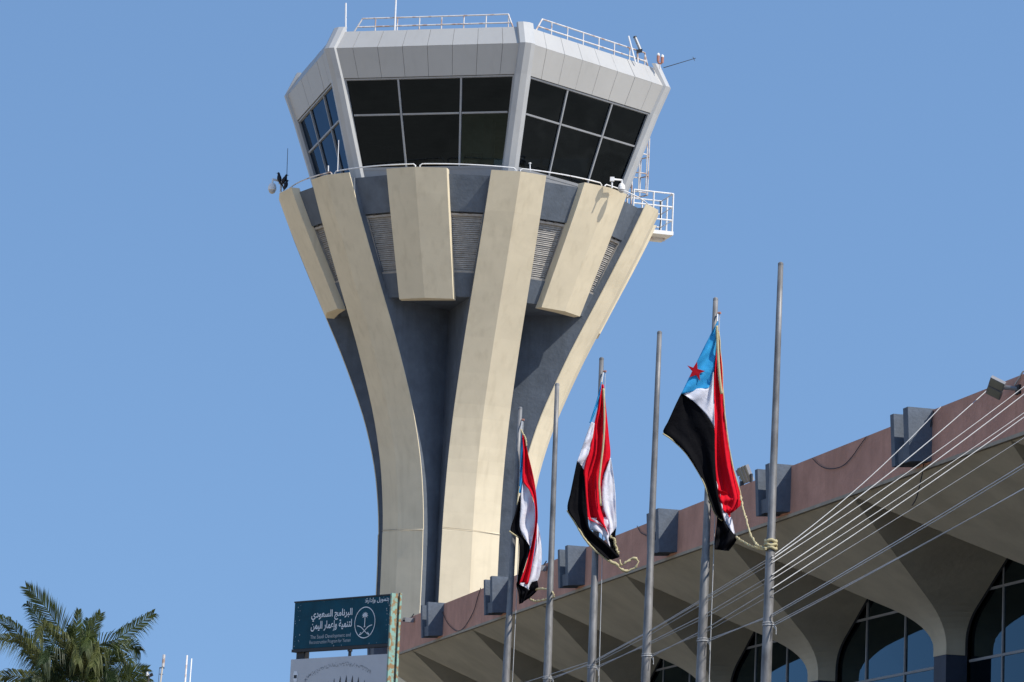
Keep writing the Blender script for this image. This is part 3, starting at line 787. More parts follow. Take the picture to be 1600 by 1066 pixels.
def resample(pts, n):
    pts = [Vector((p[0], p[1], 0)) for p in pts]
    L = [0]
    for a, b in zip(pts, pts[1:]): L.append(L[-1] + (b - a).length)
    out = []
    for i in range(n):
        t = L[-1] * i / (n - 1); k = 0
        while k < len(L) - 2 and L[k + 1] < t: k += 1
        f = (t - L[k]) / max(1e-6, L[k + 1] - L[k])
        # Catmull-Rom for softer outlines
        p0 = pts[max(0, k - 1)]; p1 = pts[k]; p2 = pts[k + 1]; p3 = pts[min(len(pts) - 1, k + 2)]
        out.append(0.5 * ((2 * p1) + (p2 - p0) * f + (2 * p0 - 5 * p1 + 4 * p2 - p3) * f * f + (3 * p1 - p0 - 3 * p2 + p3) * f ** 3) if True else p1 + (p2 - p1) * f)
    return out
def patch(name, m, par, left, right, Y, layer, conv, fold_amp=0.05, waves=2.0, phase=0.0, nu=13, nv=34):
    """cloth panel hanging between two edges; folds run down its length, layer = depth in front of the pole plane"""
    A = resample([conv(*p) for p in left], nv); B = resample([conv(*p) for p in right], nv)
    b = MB(); vs_ = []
    for i in range(nv):
        for j in range(nu):
            t = j / (nu - 1); p = A[i] + (B[i] - A[i]) * t
            dd = layer + fold_amp * math.sin(t * math.pi * waves + phase + i * 0.05) * (0.35 + 0.65 * i / nv) + 0.02 * math.sin(i * 0.45 + t * 5) + 0.22 * fold_amp * math.sin(t * math.pi * waves * 2.7 + phase * 2 - i * 0.09) * min(1, i / 6)
            vs_.append(at(p.x, p.y, Y - dd))
    fs = [(i * nu + j, i * nu + j + 1, (i + 1) * nu + j + 1, (i + 1) * nu + j) for i in range(nv - 1) for j in range(nu - 1)]
    o = link(name, vs_, fs, m, par, smooth=True)
    sm = o.modifiers.new('thickness', 'SOLIDIFY'); sm.thickness = 0.0025; sm.offset = 0
    return o
def ribbon(name, m, par, pts, Y, layer, conv, w=3.0, rough=0.0, seed=1):
    rnd = random.Random(seed)
    P = resample([conv(*p) for p in pts], 30)
    radii = [(w * (1 + rough * rnd.uniform(-1, 1))) * Y / F_PX / 2 for _ in P]
    b = MB().tube([at(p.x + rough * rnd.uniform(-1.5, 1.5), p.y + rough * rnd.uniform(-1, 1), Y - layer - rough * rnd.uniform(-0.03, 0.03)) for p in P], 1, 6, radii=radii)
    return b.build(name, m, par, smooth=True)
cA = lambda x, y: (1000 + x / 2.538, 460 + y / 2.538)
cB = lambda x, y: (760 + x / 3.135, 620 + y / 3.135)

# right flag (pole 5)
Y5 = 44.82
f5 = thing('flag', 'largest flag, limp, with red star on sky blue and long black and red folds', 'flag', pole_pt(4, 6.9), 'limp flags on the flagpoles')
patch('blue_triangle', C_blue, f5, [(306, 108), (270, 178), (215, 288), (182, 356), (163, 396)], [(309, 108), (302, 190), (296, 260), (290, 320), (272, 372)], Y5, 0.16, cA, 0.015, 1.2)
patch('white_stripe', C_white, f5, [(164, 394), (200, 379), (240, 373), (272, 371), (291, 308)], [(166, 391), (205, 420), (245, 458), (272, 492), (296, 535)], Y5, 0.155, cA, 0.01, 1.0)
patch('black_stripe', C_black, f5, [(164, 392), (140, 440), (112, 502), (91, 548), (125, 574), (178, 625), (218, 684), (250, 742), (274, 810), (296, 868), (324, 896)],
      [(166, 388), (205, 418), (245, 456), (272, 490), (295, 532), (297, 600), (299, 680), (303, 740), (312, 800), (322, 850), (334, 898)], Y5, 0.15, cA, 0.05, 2.2, 0.6)
patch('red_stripe', C_red, f5, [(309, 140), (302, 240), (295, 340), (294, 470), (295, 600), (299, 700), (306, 760), (316, 820), (334, 862)],
      [(314, 150), (326, 300), (331, 400), (344, 540), (362, 660), (384, 740), (396, 780), (402, 832), (362, 868)], Y5, 0.08, cA, 0.06, 2.4, 1.2, nu=19)
patch('red_fold_end', C_red, f5, [(308, 770), (318, 820), (332, 858)], [(372, 800), (362, 850), (356, 886)], Y5, 0.11, cA, 0.03, 1.6, 0.3)
patch('white_fold', C_white, f5, [(303, 740), (312, 800), (326, 860), (342, 910), (374, 952)], [(312, 770), (335, 850), (352, 880), (364, 890), (376, 948)], Y5, 0.10, cA, 0.015, 1.0)
patch('black_fold', C_black, f5, [(306, 880), (302, 930), (296, 975), (296, 1012)], [(326, 880), (352, 925), (384, 966), (352, 1018)], Y5, 0.14, cA, 0.05, 3.0, 0.4)
ribbon('gold_trim', C_gold, f5, [(90, 552), (128, 578), (180, 628), (220, 687), (252, 746), (276, 815), (298, 872), (326, 898)], Y5, 0.16, cA, 2.3)
ribbon('gold_trim', C_gold, f5, [(305, 125), (308, 200), (312, 280), (318, 350), (324, 395)], Y5, 0.20, cA, 4.6)
ribbon('gold_trim', C_gold, f5, [(313, 150), (326, 300), (331, 400), (345, 545), (364, 665), (386, 745), (398, 785), (404, 830)], Y5, 0.10, cA, 2.2, 0.25)
# five pointed star
sv = []; cx_, cy_ = 221, 305
for k in range(10):
    ang = -math.pi / 2 + 0.30 + k * math.pi / 5; rr = 40 if k % 2 == 0 else 15
    px_ = cx_ + rr * math.cos(ang) * 0.92 + 6 * math.sin(ang); py_ = cy_ + rr * math.sin(ang)
    sv.append(at(*cA(px_, py_), Y5 - 0.205))
sv2 = [p + Vector((0, 0.010, 0)) for p in sv]
MB().loft([sv, sv2]).build('star', C_star, f5)
MB().tube([pole_pt(4, 10.4) + Vector((0.03, -0.05, 0)), at(*cA(307, 108), Y5 - 0.12)], 0.012, 5).build('hoist_cord', M_cable, f5)
r5 = thing('tie_rope', 'frayed yellow rope tied round the tallest pole and the right flag', 'rope', at(1200, 860, 43.0))
def rope3(pts, w, par, rough=0.5, seed=3):
    rnd = random.Random(seed); P = []
    for (x0, y0, Y0), (x1, y1, Y1) in zip(pts, pts[1:]):
        for k in range(10):
            t = k / 10; P.append((x0 + (x1 - x0) * t, y0 + (y1 - y0) * t, Y0 + (Y1 - Y0) * t))
    P.append(pts[-1])
    MB().tube([at(x + rough * rnd.uniform(-1, 1), y + rough * rnd.uniform(-1, 1), Y) for x, y, Y in P], 1, 6, radii=[w * (1 + 0.5 * rough * rnd.uniform(-1, 1)) * p[2] / F_PX / 2 for p in P]).build('strand', C_gold, par, smooth=True)
rope3([(1157.5, 775, 44.7), (1160, 793, 44.6), (1166, 812, 44.4), (1171, 832, 44.0), (1178, 846, 43.3), (1184, 853, 42.7), (1196, 857, 42.19)], 3.3, r5, 0.9, 3)
rope3([(1151, 840, 44.7), (1158, 845, 44.3), (1170, 852, 43.6), (1184, 857, 42.8), (1197, 859, 42.19)], 3.8, r5, 0.6, 4)
for z_, ph in ((6.955, 0), (6.905, 1.0), (6.86, 2.0)):
    b = MB(); c = pole_pt(5, z_)
    b.tube([c + Vector((math.cos(t + ph) * 0.071, math.sin(t + ph) * 0.071, 0.012 * math.sin(3 * t))) for t in [k * math.pi / 8 for k in range(17)]], 0.022, 6)
    b.build('wrap', C_gold, r5, smooth=True)

# middle flag (pole 3)
Y3 = 49.87
f3 = thing('flag', 'middle flag hanging limp, red centre fold between black and white', 'flag', pole_pt(2, 7.6), 'limp flags on the flagpoles')
patch('blue_triangle', C_blue, f3, [(562, -72), (545, 0), (526, 62), (504, 128)], [(566, -72), (556, 0), (538, 66), (514, 126)], Y3, 0.15, cB, 0.01, 1.0)
patch('white_stripe', C_white, f3, [(514, 124), (492, 180), (468, 250), (444, 318)], [(530, 130), (520, 200), (500, 280), (478, 358)], Y3, 0.15, cB, 0.02, 1.2)
patch('black_stripe', C_black, f3, [(444, 314), (426, 400), (412, 470), (397, 552), (436, 612), (478, 684), (528, 742), (598, 800)],
      [(479, 352), (484, 440), (489, 520), (497, 592), (508, 648), (556, 690), (606, 732), (652, 784)], Y3, 0.14, cB, 0.05, 2.2, 0.5)
patch('black_fold', C_black, f3, [(600, 690), (605, 730), (610, 770), (612, 800)], [(636, 640), (632, 690), (642, 745), (652, 786)], Y3, 0.12, cB, 0.02, 1.4)
patch('red_stripe', C_red, f3, [(562, -60), (548, 40), (528, 134), (504, 260), (478, 355), (483, 460), (490, 540), (498, 600), (530, 612), (580, 640)],
      [(574, -60), (588, 70), (600, 190), (607, 296), (578, 380), (564, 450), (568, 530), (590, 596), (600, 640), (604, 690)], Y3, 0.10, cB, 0.07, 3.0, 0.4, nu=23)
patch('white_fold', C_white, f3, [(606, 300), (580, 380), (564, 450), (570, 530), (598, 630), (606, 700)], [(609, 300), (622, 380), (631, 460), (635, 560), (637, 640), (620, 690)], Y3, 0.09, cB, 0.03, 1.6, 0.2)
patch('white_fold_end', C_white, f3, [(497, 592), (505, 622), (513, 652), (560, 668), (606, 735)], [(500, 590), (540, 606), (575, 630), (598, 664), (610, 732)], Y3, 0.13, cB, 0.012, 1.0)
patch('white_fold_back', C_white, f3, [(500, 596), (520, 650), (570, 676), (606, 732)], [(590, 590), (604, 640), (612, 690), (614, 735)], Y3, 0.085, cB, 0.01, 1.0)
ribbon('gold_trim', C_gold, f3, [(574, -40), (578, 60), (577, 160), (571, 250), (560, 340), (553, 420), (556, 480), (560, 535)], Y3, 0.20, cB, 3.4)
ribbon('gold_trim', C_gold, f3, [(396, 556), (436, 618), (478, 690), (528, 748), (600, 806)], Y3, 0.16, cB, 3.4, 0.15)
ribbon('gold_trim', C_gold, f3, [(598, 802), (640, 822), (664, 846), (700, 852), (738, 826), (742, 804), (722, 792), (690, 806), (662, 826), (652, 800)], Y3, 0.16, cB, 3.8, 0.6, 5)
ribbon('gold_trim', C_gold, f3, [(608, 686), (628, 700), (632, 730), (648, 770)], Y3, 0.15, cB, 3.6, 0.5, 6)
MB().tube([pole_pt(2, 10.4) + Vector((0.03, -0.05, 0)), at(*cB(564, -70), Y3 - 0.12)], 0.012, 5).build('hoist_cord', M_cable, f3)

# left flag (pole 1)
Y1 = 54.91
f1 = thing('flag', 'smallest flag, leftmost, twisted red and white with black lower end', 'flag', pole_pt(0, 7.2), 'limp flags on the flagpoles')
patch('blue_triangle', C_blue, f1, [(172, 182), (168, 280), (164, 380), (160, 472)], [(180, 190), (181, 290), (180, 400), (172, 472)], Y1, 0.13, cB, 0.01, 1.0)
patch('red_stripe', C_red, f1, [(176, 186), (180, 290), (178, 412), (206, 450), (234, 520), (238, 616), (224, 706), (192, 826), (160, 918)],
      [(186, 192), (204, 280), (226, 370), (241, 452), (251, 570), (247, 650), (238, 730), (224, 820), (204, 918)], Y1, 0.15, cB, 0.05, 2.4, 0.4)
patch('white_stripe', C_white, f1, [(174, 440), (168, 490), (163, 560), (162, 640), (186, 690), (214, 732)], [(178, 414), (210, 452), (233, 530), (237, 610), (230, 680), (216, 732)], Y1, 0.12, cB, 0.03, 1.6, 0.4)
patch('black_stripe', C_black, f1, [(162, 486), (142, 570), (118, 656), (156, 690), (160, 780), (152, 900), (146, 922), (156, 960), (160, 1016)],
      [(172, 480), (165, 560), (163, 640), (186, 692), (214, 736), (192, 820), (164, 920), (204, 944), (178, 1010)], Y1, 0.13, cB, 0.04, 2.2, 0.5)
patch('white_fold', C_white, f1, [(247, 610), (242, 720), (226, 820), (204, 920), (206, 946)], [(253, 630), (268, 712), (270, 810), (254, 896), (208, 948)], Y1, 0.10, cB, 0.03, 1.5, 0.1)
patch('white_fold_end', C_white, f1, [(162, 912), (166, 922), (190, 932)], [(204, 912), (206, 926), (208, 946)], Y1, 0.16, cB, 0.005, 1.0, nv=8)
patch('black_fold', C_black, f1, [(164, 925), (170, 960), (168, 1012)], [(250, 900), (252, 944), (212, 986)], Y1, 0.12, cB, 0.04, 2.6, 0.5)
ribbon('gold_trim', C_gold, f1, [(170, 160), (178, 180), (190, 200), (197, 240)], Y1, 0.17, cB, 2.8, 0.2)
ribbon('gold_trim', C_gold, f1, [(162, 440), (156, 480), (150, 530)], Y1, 0.15, cB, 1.6)
ribbon('gold_trim', C_gold, f1, [(112, 658), (134, 674), (158, 690)], Y1, 0.15, cB, 2.4)
MB().tube([pole_pt(0, 10.4) + Vector((0.04, -0.04, 0)), at(*cB(172, 165), Y1 - 0.10)], 0.01, 5).build('hoist_cord', M_cable, f1)
r1 = thing('tie_rope', 'frayed yellow rope looped from the leftmost flag round the second pole', 'rope', at(845, 930, 53.5))
rope3([(838, 921, 54.8), (848, 920, 53.8), (858, 921, 52.5), (865, 927, 52.27), (866, 933, 52.27), (858, 935, 52.5), (848, 938, 53.8), (836, 940, 54.6), (828, 936, 54.8)], 2.6, r1, 0.8, 8)

# ------------------------------------------------------------------ sign board, lower left
YS = 45.0
SR = at(612.5, 930.5, YS)        # upper right corner of the blue panel
ANG = R_(49)
SX = Vector((math.cos(ANG), -math.sin(ANG), 0))      # along the sign, to the right (towards the camera)
SN = Vector((-math.sin(ANG), -math.cos(ANG), 0))     # outward normal
# width so that its left edge falls at picture column 461
W = 2.3
for _ in range(30):
    p = SR - SX * W - EYE; x = 800 + F_PX * p.dot(RIGHT) / p.dot(FWD)
    W += (x - 461) * 0.004
HP = 0.655
def sg(a, z, o=0.0):    # a metres right of the left edge, z metres above the blue panel's foot
    p = SR - SX * (W - a) + SN * o
    return Vector((p.x, p.y, SR.z - HP + z))
M_sign = mat('teal_sign_print', (0.002, 0.062, 0.098), rough=0.55, var=0.15, scale=4, spec=0.15, streak=0.25)
M_ink = mat('faded_white_print', (0.78, 0.80, 0.82), rough=0.6, var=0.08, scale=8)
M_ink2 = mat('faint_white_print', (0.42, 0.47, 0.50), rough=0.6, var=0.1, scale=8)
M_teal = rust_mat('teal_rusted_steel', (0.26, 0.43, 0.36), rust=(0.30, 0.19, 0.09), amount=0.6, scale=16)
M_board = mat('pale_print', (0.53, 0.535, 0.545), rough=0.5, var=0.05, scale=2)
# soft blue patch printed in the board's upper left corner
_N = M_board.node_tree.nodes; _L = M_board.node_tree.links; _b = _N['Principled BSDF']; _src = _b.inputs['Base Color'].links[0].from_socket
_tc = _N.new('ShaderNodeTexCoord'); _d = _N.new('ShaderNodeVectorMath'); _d.operation = 'DISTANCE'; _d.inputs[1].default_value = (0.0, 0.5, 0.97)
_L.new(_tc.outputs['Generated'], _d.inputs[0])
_r = _N.new('ShaderNodeMapRange'); _r.inputs[1].default_value = 0.04; _r.inputs[2].default_value = 0.22; _r.inputs[3].default_value = 1.0; _r.inputs[4].default_value = 0.0
_L.new(_d.outputs['Value'], _r.inputs[0])
_x = _N.new('ShaderNodeMix'); _x.data_type = 'RGBA'; _x.inputs[7].default_value = (0.05, 0.22, 0.42, 1)
_L.new(_r.outputs[0], _x.inputs[0]); _L.new(_src, _x.inputs[6]); _L.new(_x.outputs[2], _b.inputs['Base Color'])

sign = thing('sign_board', 'rusting teal framed sign with blue lettered panel above a faded picture board', 'sign', Vector((SR.x, SR.y, 0)))
def sslab(name, a0, a1, z0, z1, o, t, m, par=None):
    return MB().slab([sg(a0, z0, o), sg(a1, z0, o), sg(a1, z1, o), sg(a0, z1, o)], SN, t).build(name, m, par or sign)
top = sslab('name_panel', 0, W, 0, HP, 0.0, 0.05, M_sign)
sslab('panel_edge', -0.012, W, -0.045, -0.004, 0.006, 0.09, M_black)
sslab('panel_edge', -0.012, W, HP + 0.002, HP + 0.022, 0.006, 0.09, M_black)
sslab('back_post', 0.02, 0.20, -5.2, HP - 0.02, -0.06, 0.09, M_black)
sslab('post', W + 0.004, W + 0.034, -5.3, HP + 0.03, 0.03, 0.105, M_teal)
sslab('post_web', W - 0.02, W + 0.006, -5.3, HP + 0.0, -0.078, 0.032, M_black)
sslab('post_flange', W + 0.004, W + 0.038, -5.3, HP + 0.045, -0.113, 0.034, M_teal)
BT = -0.145
board = sslab('picture_board', -0.02, W - 0.02, -2.2, BT, 0.0, 0.05, M_board)
# print helpers: shapes lying on the panel face
def printed(name, loops, par, m, o=0.004):
    b = MB()
    for lp in loops:
        base = len(b.v)
        b.v += [sg(a, z, o) for a, z in lp]; b.f.append(tuple(range(base, base + len(lp))))
    return b.build(name, m, par)
def ring(ca, cz, ra, rz, t, n=48):
    return [[(ca + ra * math.cos(2 * math.pi * k / n), cz + rz * math.sin(2 * math.pi * k / n)), (ca + ra * math.cos(2 * math.pi * (k + 1) / n), cz + rz * math.sin(2 * math.pi * (k + 1) / n)),
             (ca + (ra - t) * math.cos(2 * math.pi * (k + 1) / n), cz + (rz - t) * math.sin(2 * math.pi * (k + 1) / n)), (ca + (ra - t) * math.cos(2 * math.pi * k / n), cz + (rz - t) * math.sin(2 * math.pi * k / n))] for k in range(n)]
# panel layout in fractions measured on the photograph
def fr(a, z): return (a * W, z * HP)
ec = fr(0.742, 0.47)
RA, RZ = 0.105 * W, 0.335 * HP
emb = printed('emblem_ring', ring(ec[0], ec[1], RA, RZ, 0.012), top, M_ink)
lp = []
def stroke(pts, t):
    out = []
    for (a0, z0), (a1, z1) in zip(pts, pts[1:]):
        d = math.hypot(a1 - a0, z1 - z0) or 1e-6; nx, nz = -(z1 - z0) / d * t / 2, (a1 - a0) / d * t / 2
        out.append([(a0 + nx, z0 + nz), (a1 + nx, z1 + nz), (a1 - nx, z1 - nz), (a0 - nx, z0 - nz)])
    return out
ca, cz = ec
lp += stroke([(ca, cz - 0.065), (ca, cz + 0.09)], 0.014)
for k in range(9):
    an = R_(-35 + k * 250 / 8)
    tip = (ca + 0.075 * math.cos(an), cz + 0.095 + 0.052 * math.sin(an)); mid = (ca + 0.042 * math.cos(an + 0.2), cz + 0.10 + 0.034 * math.sin(an + 0.2)); mid2 = (ca + 0.042 * math.cos(an - 0.2), cz + 0.10 + 0.034 * math.sin(an - 0.2))
    lp.append([(ca, cz + 0.092), mid2, tip, mid])
lp.append([(ca - 0.02, cz - 0.065), (ca + 0.02, cz - 0.065), (ca + 0.008, cz - 0.045), (ca - 0.008, cz - 0.045)])
for sgn in (-1, 1):
    arc = [(ca + sgn * x, cz + z) for x, z in ((0.165, -0.040), (0.12, -0.047), (0.075, -0.062), (0.035, -0.088), (0.0, -0.115), (-0.04, -0.142), (-0.085, -0.165))]
    lp += stroke(arc, 0.011)
    lp += stroke([(ca - sgn * 0.050, cz - 0.158), (ca - sgn * 0.088, cz - 0.136)], 0.012)
    lp += stroke([(ca - sgn * 0.085, cz - 0.165), (ca - sgn * 0.108, cz - 0.160)], 0.020)
printed('emblem', lp, top, M_ink, 0.005)

AR = {'ا': ('FE8D', 'FE8E', None, None), 'إ': ('FE87', 'FE88', None, None), 'ب': ('FE8F', 'FE90', 'FE91', 'FE92'), 'ة': ('FE93', 'FE94', None, None), 'ت': ('FE95', 'FE96', 'FE97', 'FE98'),
      'ج': ('FE9D', 'FE9E', 'FE9F', 'FEA0'), 'د': ('FEA9', 'FEAA', None, None), 'ر': ('FEAD', 'FEAE', None, None), 'س': ('FEB1', 'FEB2', 'FEB3', 'FEB4'), 'ع': ('FEC9', 'FECA', 'FECB', 'FECC'),
      'ل': ('FEDD', 'FEDE', 'FEDF', 'FEE0'), 'م': ('FEE1', 'FEE2', 'FEE3', 'FEE4'), 'ن': ('FEE5', 'FEE6', 'FEE7', 'FEE8'), 'و': ('FEED', 'FEEE', None, None), 'ي': ('FEF1', 'FEF2', 'FEF3', 'FEF4')}
def shape(txt):
    out = []
    for i, ch in enumerate(txt):
        if ch not in AR: out.append(ch); continue
        f = AR[ch]
        pj = i > 0 and txt[i - 1] in AR and AR[txt[i - 1]][2] is not None
        nj = f[2] is not None and i + 1 < len(txt) and txt[i + 1] in AR
        code = f[3] if pj and nj else f[1] if pj else f[2] if nj else f[0]
        out.append(chr(int(code, 16)))
    return ''.join(reversed(out))
def lettering(name, txt, a0, a1, z0, z1, par, m, o=0.004, bold=0.0):
    cu = bpy.data.curves.new(name, 'FONT'); cu.body = txt; cu.resolution_u = 3; cu.offset = bold
    tmp = bpy.data.objects.new(name + '_tmp', cu); COL.objects.link(tmp)
    dg = bpy.context.evaluated_depsgraph_get(); dg.update()
    me = tmp.evaluated_get(dg).to_mesh()
    V = [v.co.copy() for v in me.vertices]; Fs = [tuple(p.vertices) for p in me.polygons]
    bpy.data.objects.remove(tmp); bpy.data.curves.remove(cu)
    if not V: return None
    x0 = min(v.x for v in V); x1 = max(v.x for v in V); y0 = min(v.y for v in V); y1 = max(v.y for v in V)
    vv = [sg(a0 + (a1 - a0) * (v.x - x0) / (x1 - x0), z0 + (z1 - z0) * (v.y - y0) / (y1 - y0), o) for v in V]
    return link(name, vv, Fs, m, par)
lettering('lettering', shape('بتمويل وإدارة:'), 0.735 * W, 0.975 * W, 0.855 * HP, 0.985 * HP, top, M_ink, bold=0.012)
lettering('lettering', shape('البرنامج السعودي'), 0.185 * W, 0.610 * W, 0.565 * HP, 0.800 * HP, top, M_ink, bold=0.02)
lettering('lettering', shape('لتنمية وإعمار اليمن'), 0.185 * W, 0.610 * W, 0.335 * HP, 0.570 * HP, top, M_ink, bold=0.02)
lettering('lettering', 'The Saudi Development and', 0.185 * W, 0.605 * W, 0.170 * HP, 0.275 * HP, top, M_ink2)
lettering('lettering', 'Reconstruction Program for Yemen', 0.180 * W, 0.605 * W, 0.060 * HP, 0.160 * HP, top, M_ink2)
# worn spots on the blue panel
rnd = random.Random(4)
spots = []
for _ in range(46):
    a = rnd.choice((rnd.uniform(0.01, 0.07), rnd.uniform(0.95, 0.99), rnd.uniform(0.01, 0.99))) * W; z = rnd.uniform(0.02, 0.98) * HP
    if 0.15 * W < a < 0.94 * W: z = rnd.choice((0.02, 0.98)) * HP + rnd.uniform(-0.004, 0.004)
    r = rnd.uniform(0.003, 0.009)
    spots.append([(a + r * math.cos(q * 1.05) * rnd.uniform(0.5, 1.2), z + 1.5 * r * math.sin(q * 1.05) * rnd.uniform(0.5, 1.2)) for q in range(6)])
printed('paint_chips', spots, top, M_ink2, 0.003)
# faded picture: arc of worn letters, row of dark fringe points, small tower
M_print = mat('grey_print', (0.16, 0.17, 0.18), rough=0.6, var=0.1); M_dprint = mat('dark_print', (0.035, 0.04, 0.045), rough=0.6)
lp = []
for i in range(90):
    t = i / 89; an = R_(158 - 118 * t)
    a = 0.52 * W + 0.40 * W * math.cos(an); z = BT - 0.45 + 0.34 * math.sin(an)
    for _ in range(2):
        da, dz = rnd.uniform(-0.012, 0.012), rnd.uniform(-0.026, 0.026)
        lp += stroke([(a + da, z + dz), (a + da + rnd.uniform(-0.014, 0.014), z + dz + rnd.uniform(-0.02, 0.02))], 0.006)
printed('worn_lettering', lp, board, M_print)
lp = []
for i in range(9):
    a = (0.33 + i * 0.062) * W; z = BT - 0.55 + 0.26 * math.sin(R_(30 + i * 15)) - 0.0
    lp.append([(a - 0.05, z - 0.30), (a + 0.055, z - 0.30), (a + 0.03, z - 0.08), (a + 0.012, z + 0.03), (a - 0.01, z - 0.05)])
printed('picture_fringe', lp, board, M_dprint)
printed('picture_disc', [[(0.52 * W + 0.30 * W * math.cos(k * 0.2094), BT - 0.62 + 0.30 * math.sin(k * 0.2094)) for k in range(30)]], board, M_board, 0.002)
a = 0.05 * W
printed('picture_tower', [[(a - 0.035, BT - 0.32), (a + 0.035, BT - 0.32), (a + 0.055, BT - 0.22), (a + 0.035, BT - 0.17), (a - 0.035, BT - 0.17), (a - 0.055, BT - 0.22)],
                          [(a - 0.05, BT - 0.33), (a + 0.05, BT - 0.33), (a + 0.03, BT - 0.7), (a - 0.03, BT - 0.7)]], board, M_ink)
printed('picture_windows', [[(a - 0.032, BT - 0.27), (a + 0.032, BT - 0.27), (a + 0.036, BT - 0.225), (a - 0.036, BT - 0.225)]], board, M_dprint, 0.006)

# ------------------------------------------------------------------ coconut palm
YP = 120.0
M_leaf = mat('palm_leaflet', (0.085, 0.112, 0.026), rough=0.5, var=0.3, scale=1.2, spec=0.4)
M_leaf2 = mat('palm_leaflet_yellowing', (0.125, 0.14, 0.04), rough=0.55, var=0.3, scale=1.2, spec=0.35)
M_leaf3 = mat('palm_leaflet_dark', (0.035, 0.06, 0.016), rough=0.5, var=0.25, scale=1.2)
M_trunk = mat('palm_trunk', (0.20, 0.16, 0.12), rough=0.9, var=0.2, scale=4, bump=0.5, bscale=8)
for m_ in (M_leaf, M_leaf2, M_leaf3):
    nt = m_.node_tree; b_ = nt.nodes['Principled BSDF']
    tl = nt.nodes.new('ShaderNodeBsdfTranslucent'); mx = nt.nodes.new('ShaderNodeMixShader'); mx.inputs[0].default_value = 0.3
    nt.links.new(b_.inputs['Base Color'].links[0].from_socket, tl.inputs[0])
    nt.links.new(b_.outputs[0], mx.inputs[1]); nt.links.new(tl.outputs[0], mx.inputs[2]); nt.links.new(mx.outputs[0], nt.nodes['Material Output'].inputs[0])
cP = lambda x, y: (x / 5.0, 884 + y / 5.0)
crown = at(*cP(575, 930), YP)
palm = thing('palm_tree', 'bushy green coconut palm in the lower left corner', 'palm tree', Vector((crown.x, crown.y, 0)))
tk = []
for i in range(15):
    t = i / 14; tk.append(Vector((crown.x + 0.35 * math.sin(t * 1.6) - 0.35, crown.y, (crown.z - 0.2) * t)))
MB().tube(tk, 1, 10, radii=[0.21 - 0.06 * i / 14 + (0.012 if i % 2 else 0) for i in range(15)]).build('trunk', M_trunk, palm, smooth=True)
def frond(pts, depth, m, ll=0.75, droop=0.35, seed=0, n=46, side=(1, 1), start=0.16, flat=0.8):
    """pts: rachis in photo pixels of the palm crop, depth: metres towards the camera at the tip"""
    rnd = random.Random(seed)
    n = 60
    P2 = resample([cP(*p) for p in pts], n)
    P = [at(p.x, p.y, YP - depth * (i / (n - 1)) ** 1.2) for i, p in enumerate(P2)]
    b = MB()
    b.tube(P, 0.035, 5, 0.006)
    for i in range(int(n * start), n):
        t = i / (n - 1)
        d = (P[min(n - 1, i + 1)] - P[max(0, i - 1)]).normalized()
        ref = Vector((0, 0, 1)) if abs(d.z) < 0.93 else Vector((0.3, -1, 0))
        sa = d.cross(ref).normalized(); sb = d.cross(Vector((0.15, 1, 0.1))).normalized()
        if sa.dot(sb) < 0: sa = -sa
        s0 = (sb * flat + sa * (1 - flat)).normalized(); up = s0.cross(d).normalized()
        L0 = ll * (0.35 + 0.65 * math.sin(math.pi * min(1, 0.18 + 0.80 * t)) ** 0.7) * (1.0 if t < 0.9 else 0.8)
        for q, sgn in enumerate((-1, 1)):
            if side[q] <= 0: continue
            for rep in range(2):
                L = L0 * side[q] * rnd.uniform(0.75, 1.12)
                fwd = 0.55 + 0.7 * t
                dir0 = (s0 * sgn * 0.9 + d * fwd + up * rnd.uniform(0.0, 0.35)).normalized()
                a = P[i] + d * rnd.uniform(-0.03, 0.03)
                mid = a + dir0 * L * 0.5
                tip = a + dir0 * L * 0.92 + Vector((0, 0, -L * droop * rnd.uniform(0.4, 1.6)))
                wv = (dir0.cross(up if rep else Vector((rnd.uniform(-1, 1), -1, rnd.uniform(-1, 1))))).normalized() * 0.017
                base = len(b.v)
                b.v += [a - wv * 0.6, a + wv * 0.6, mid + wv, mid - wv, tip]
                b.f += [(base, base + 1, base + 2, base + 3), (base + 3, base + 2, base + 4)]
    return b.build('frond', m, palm)
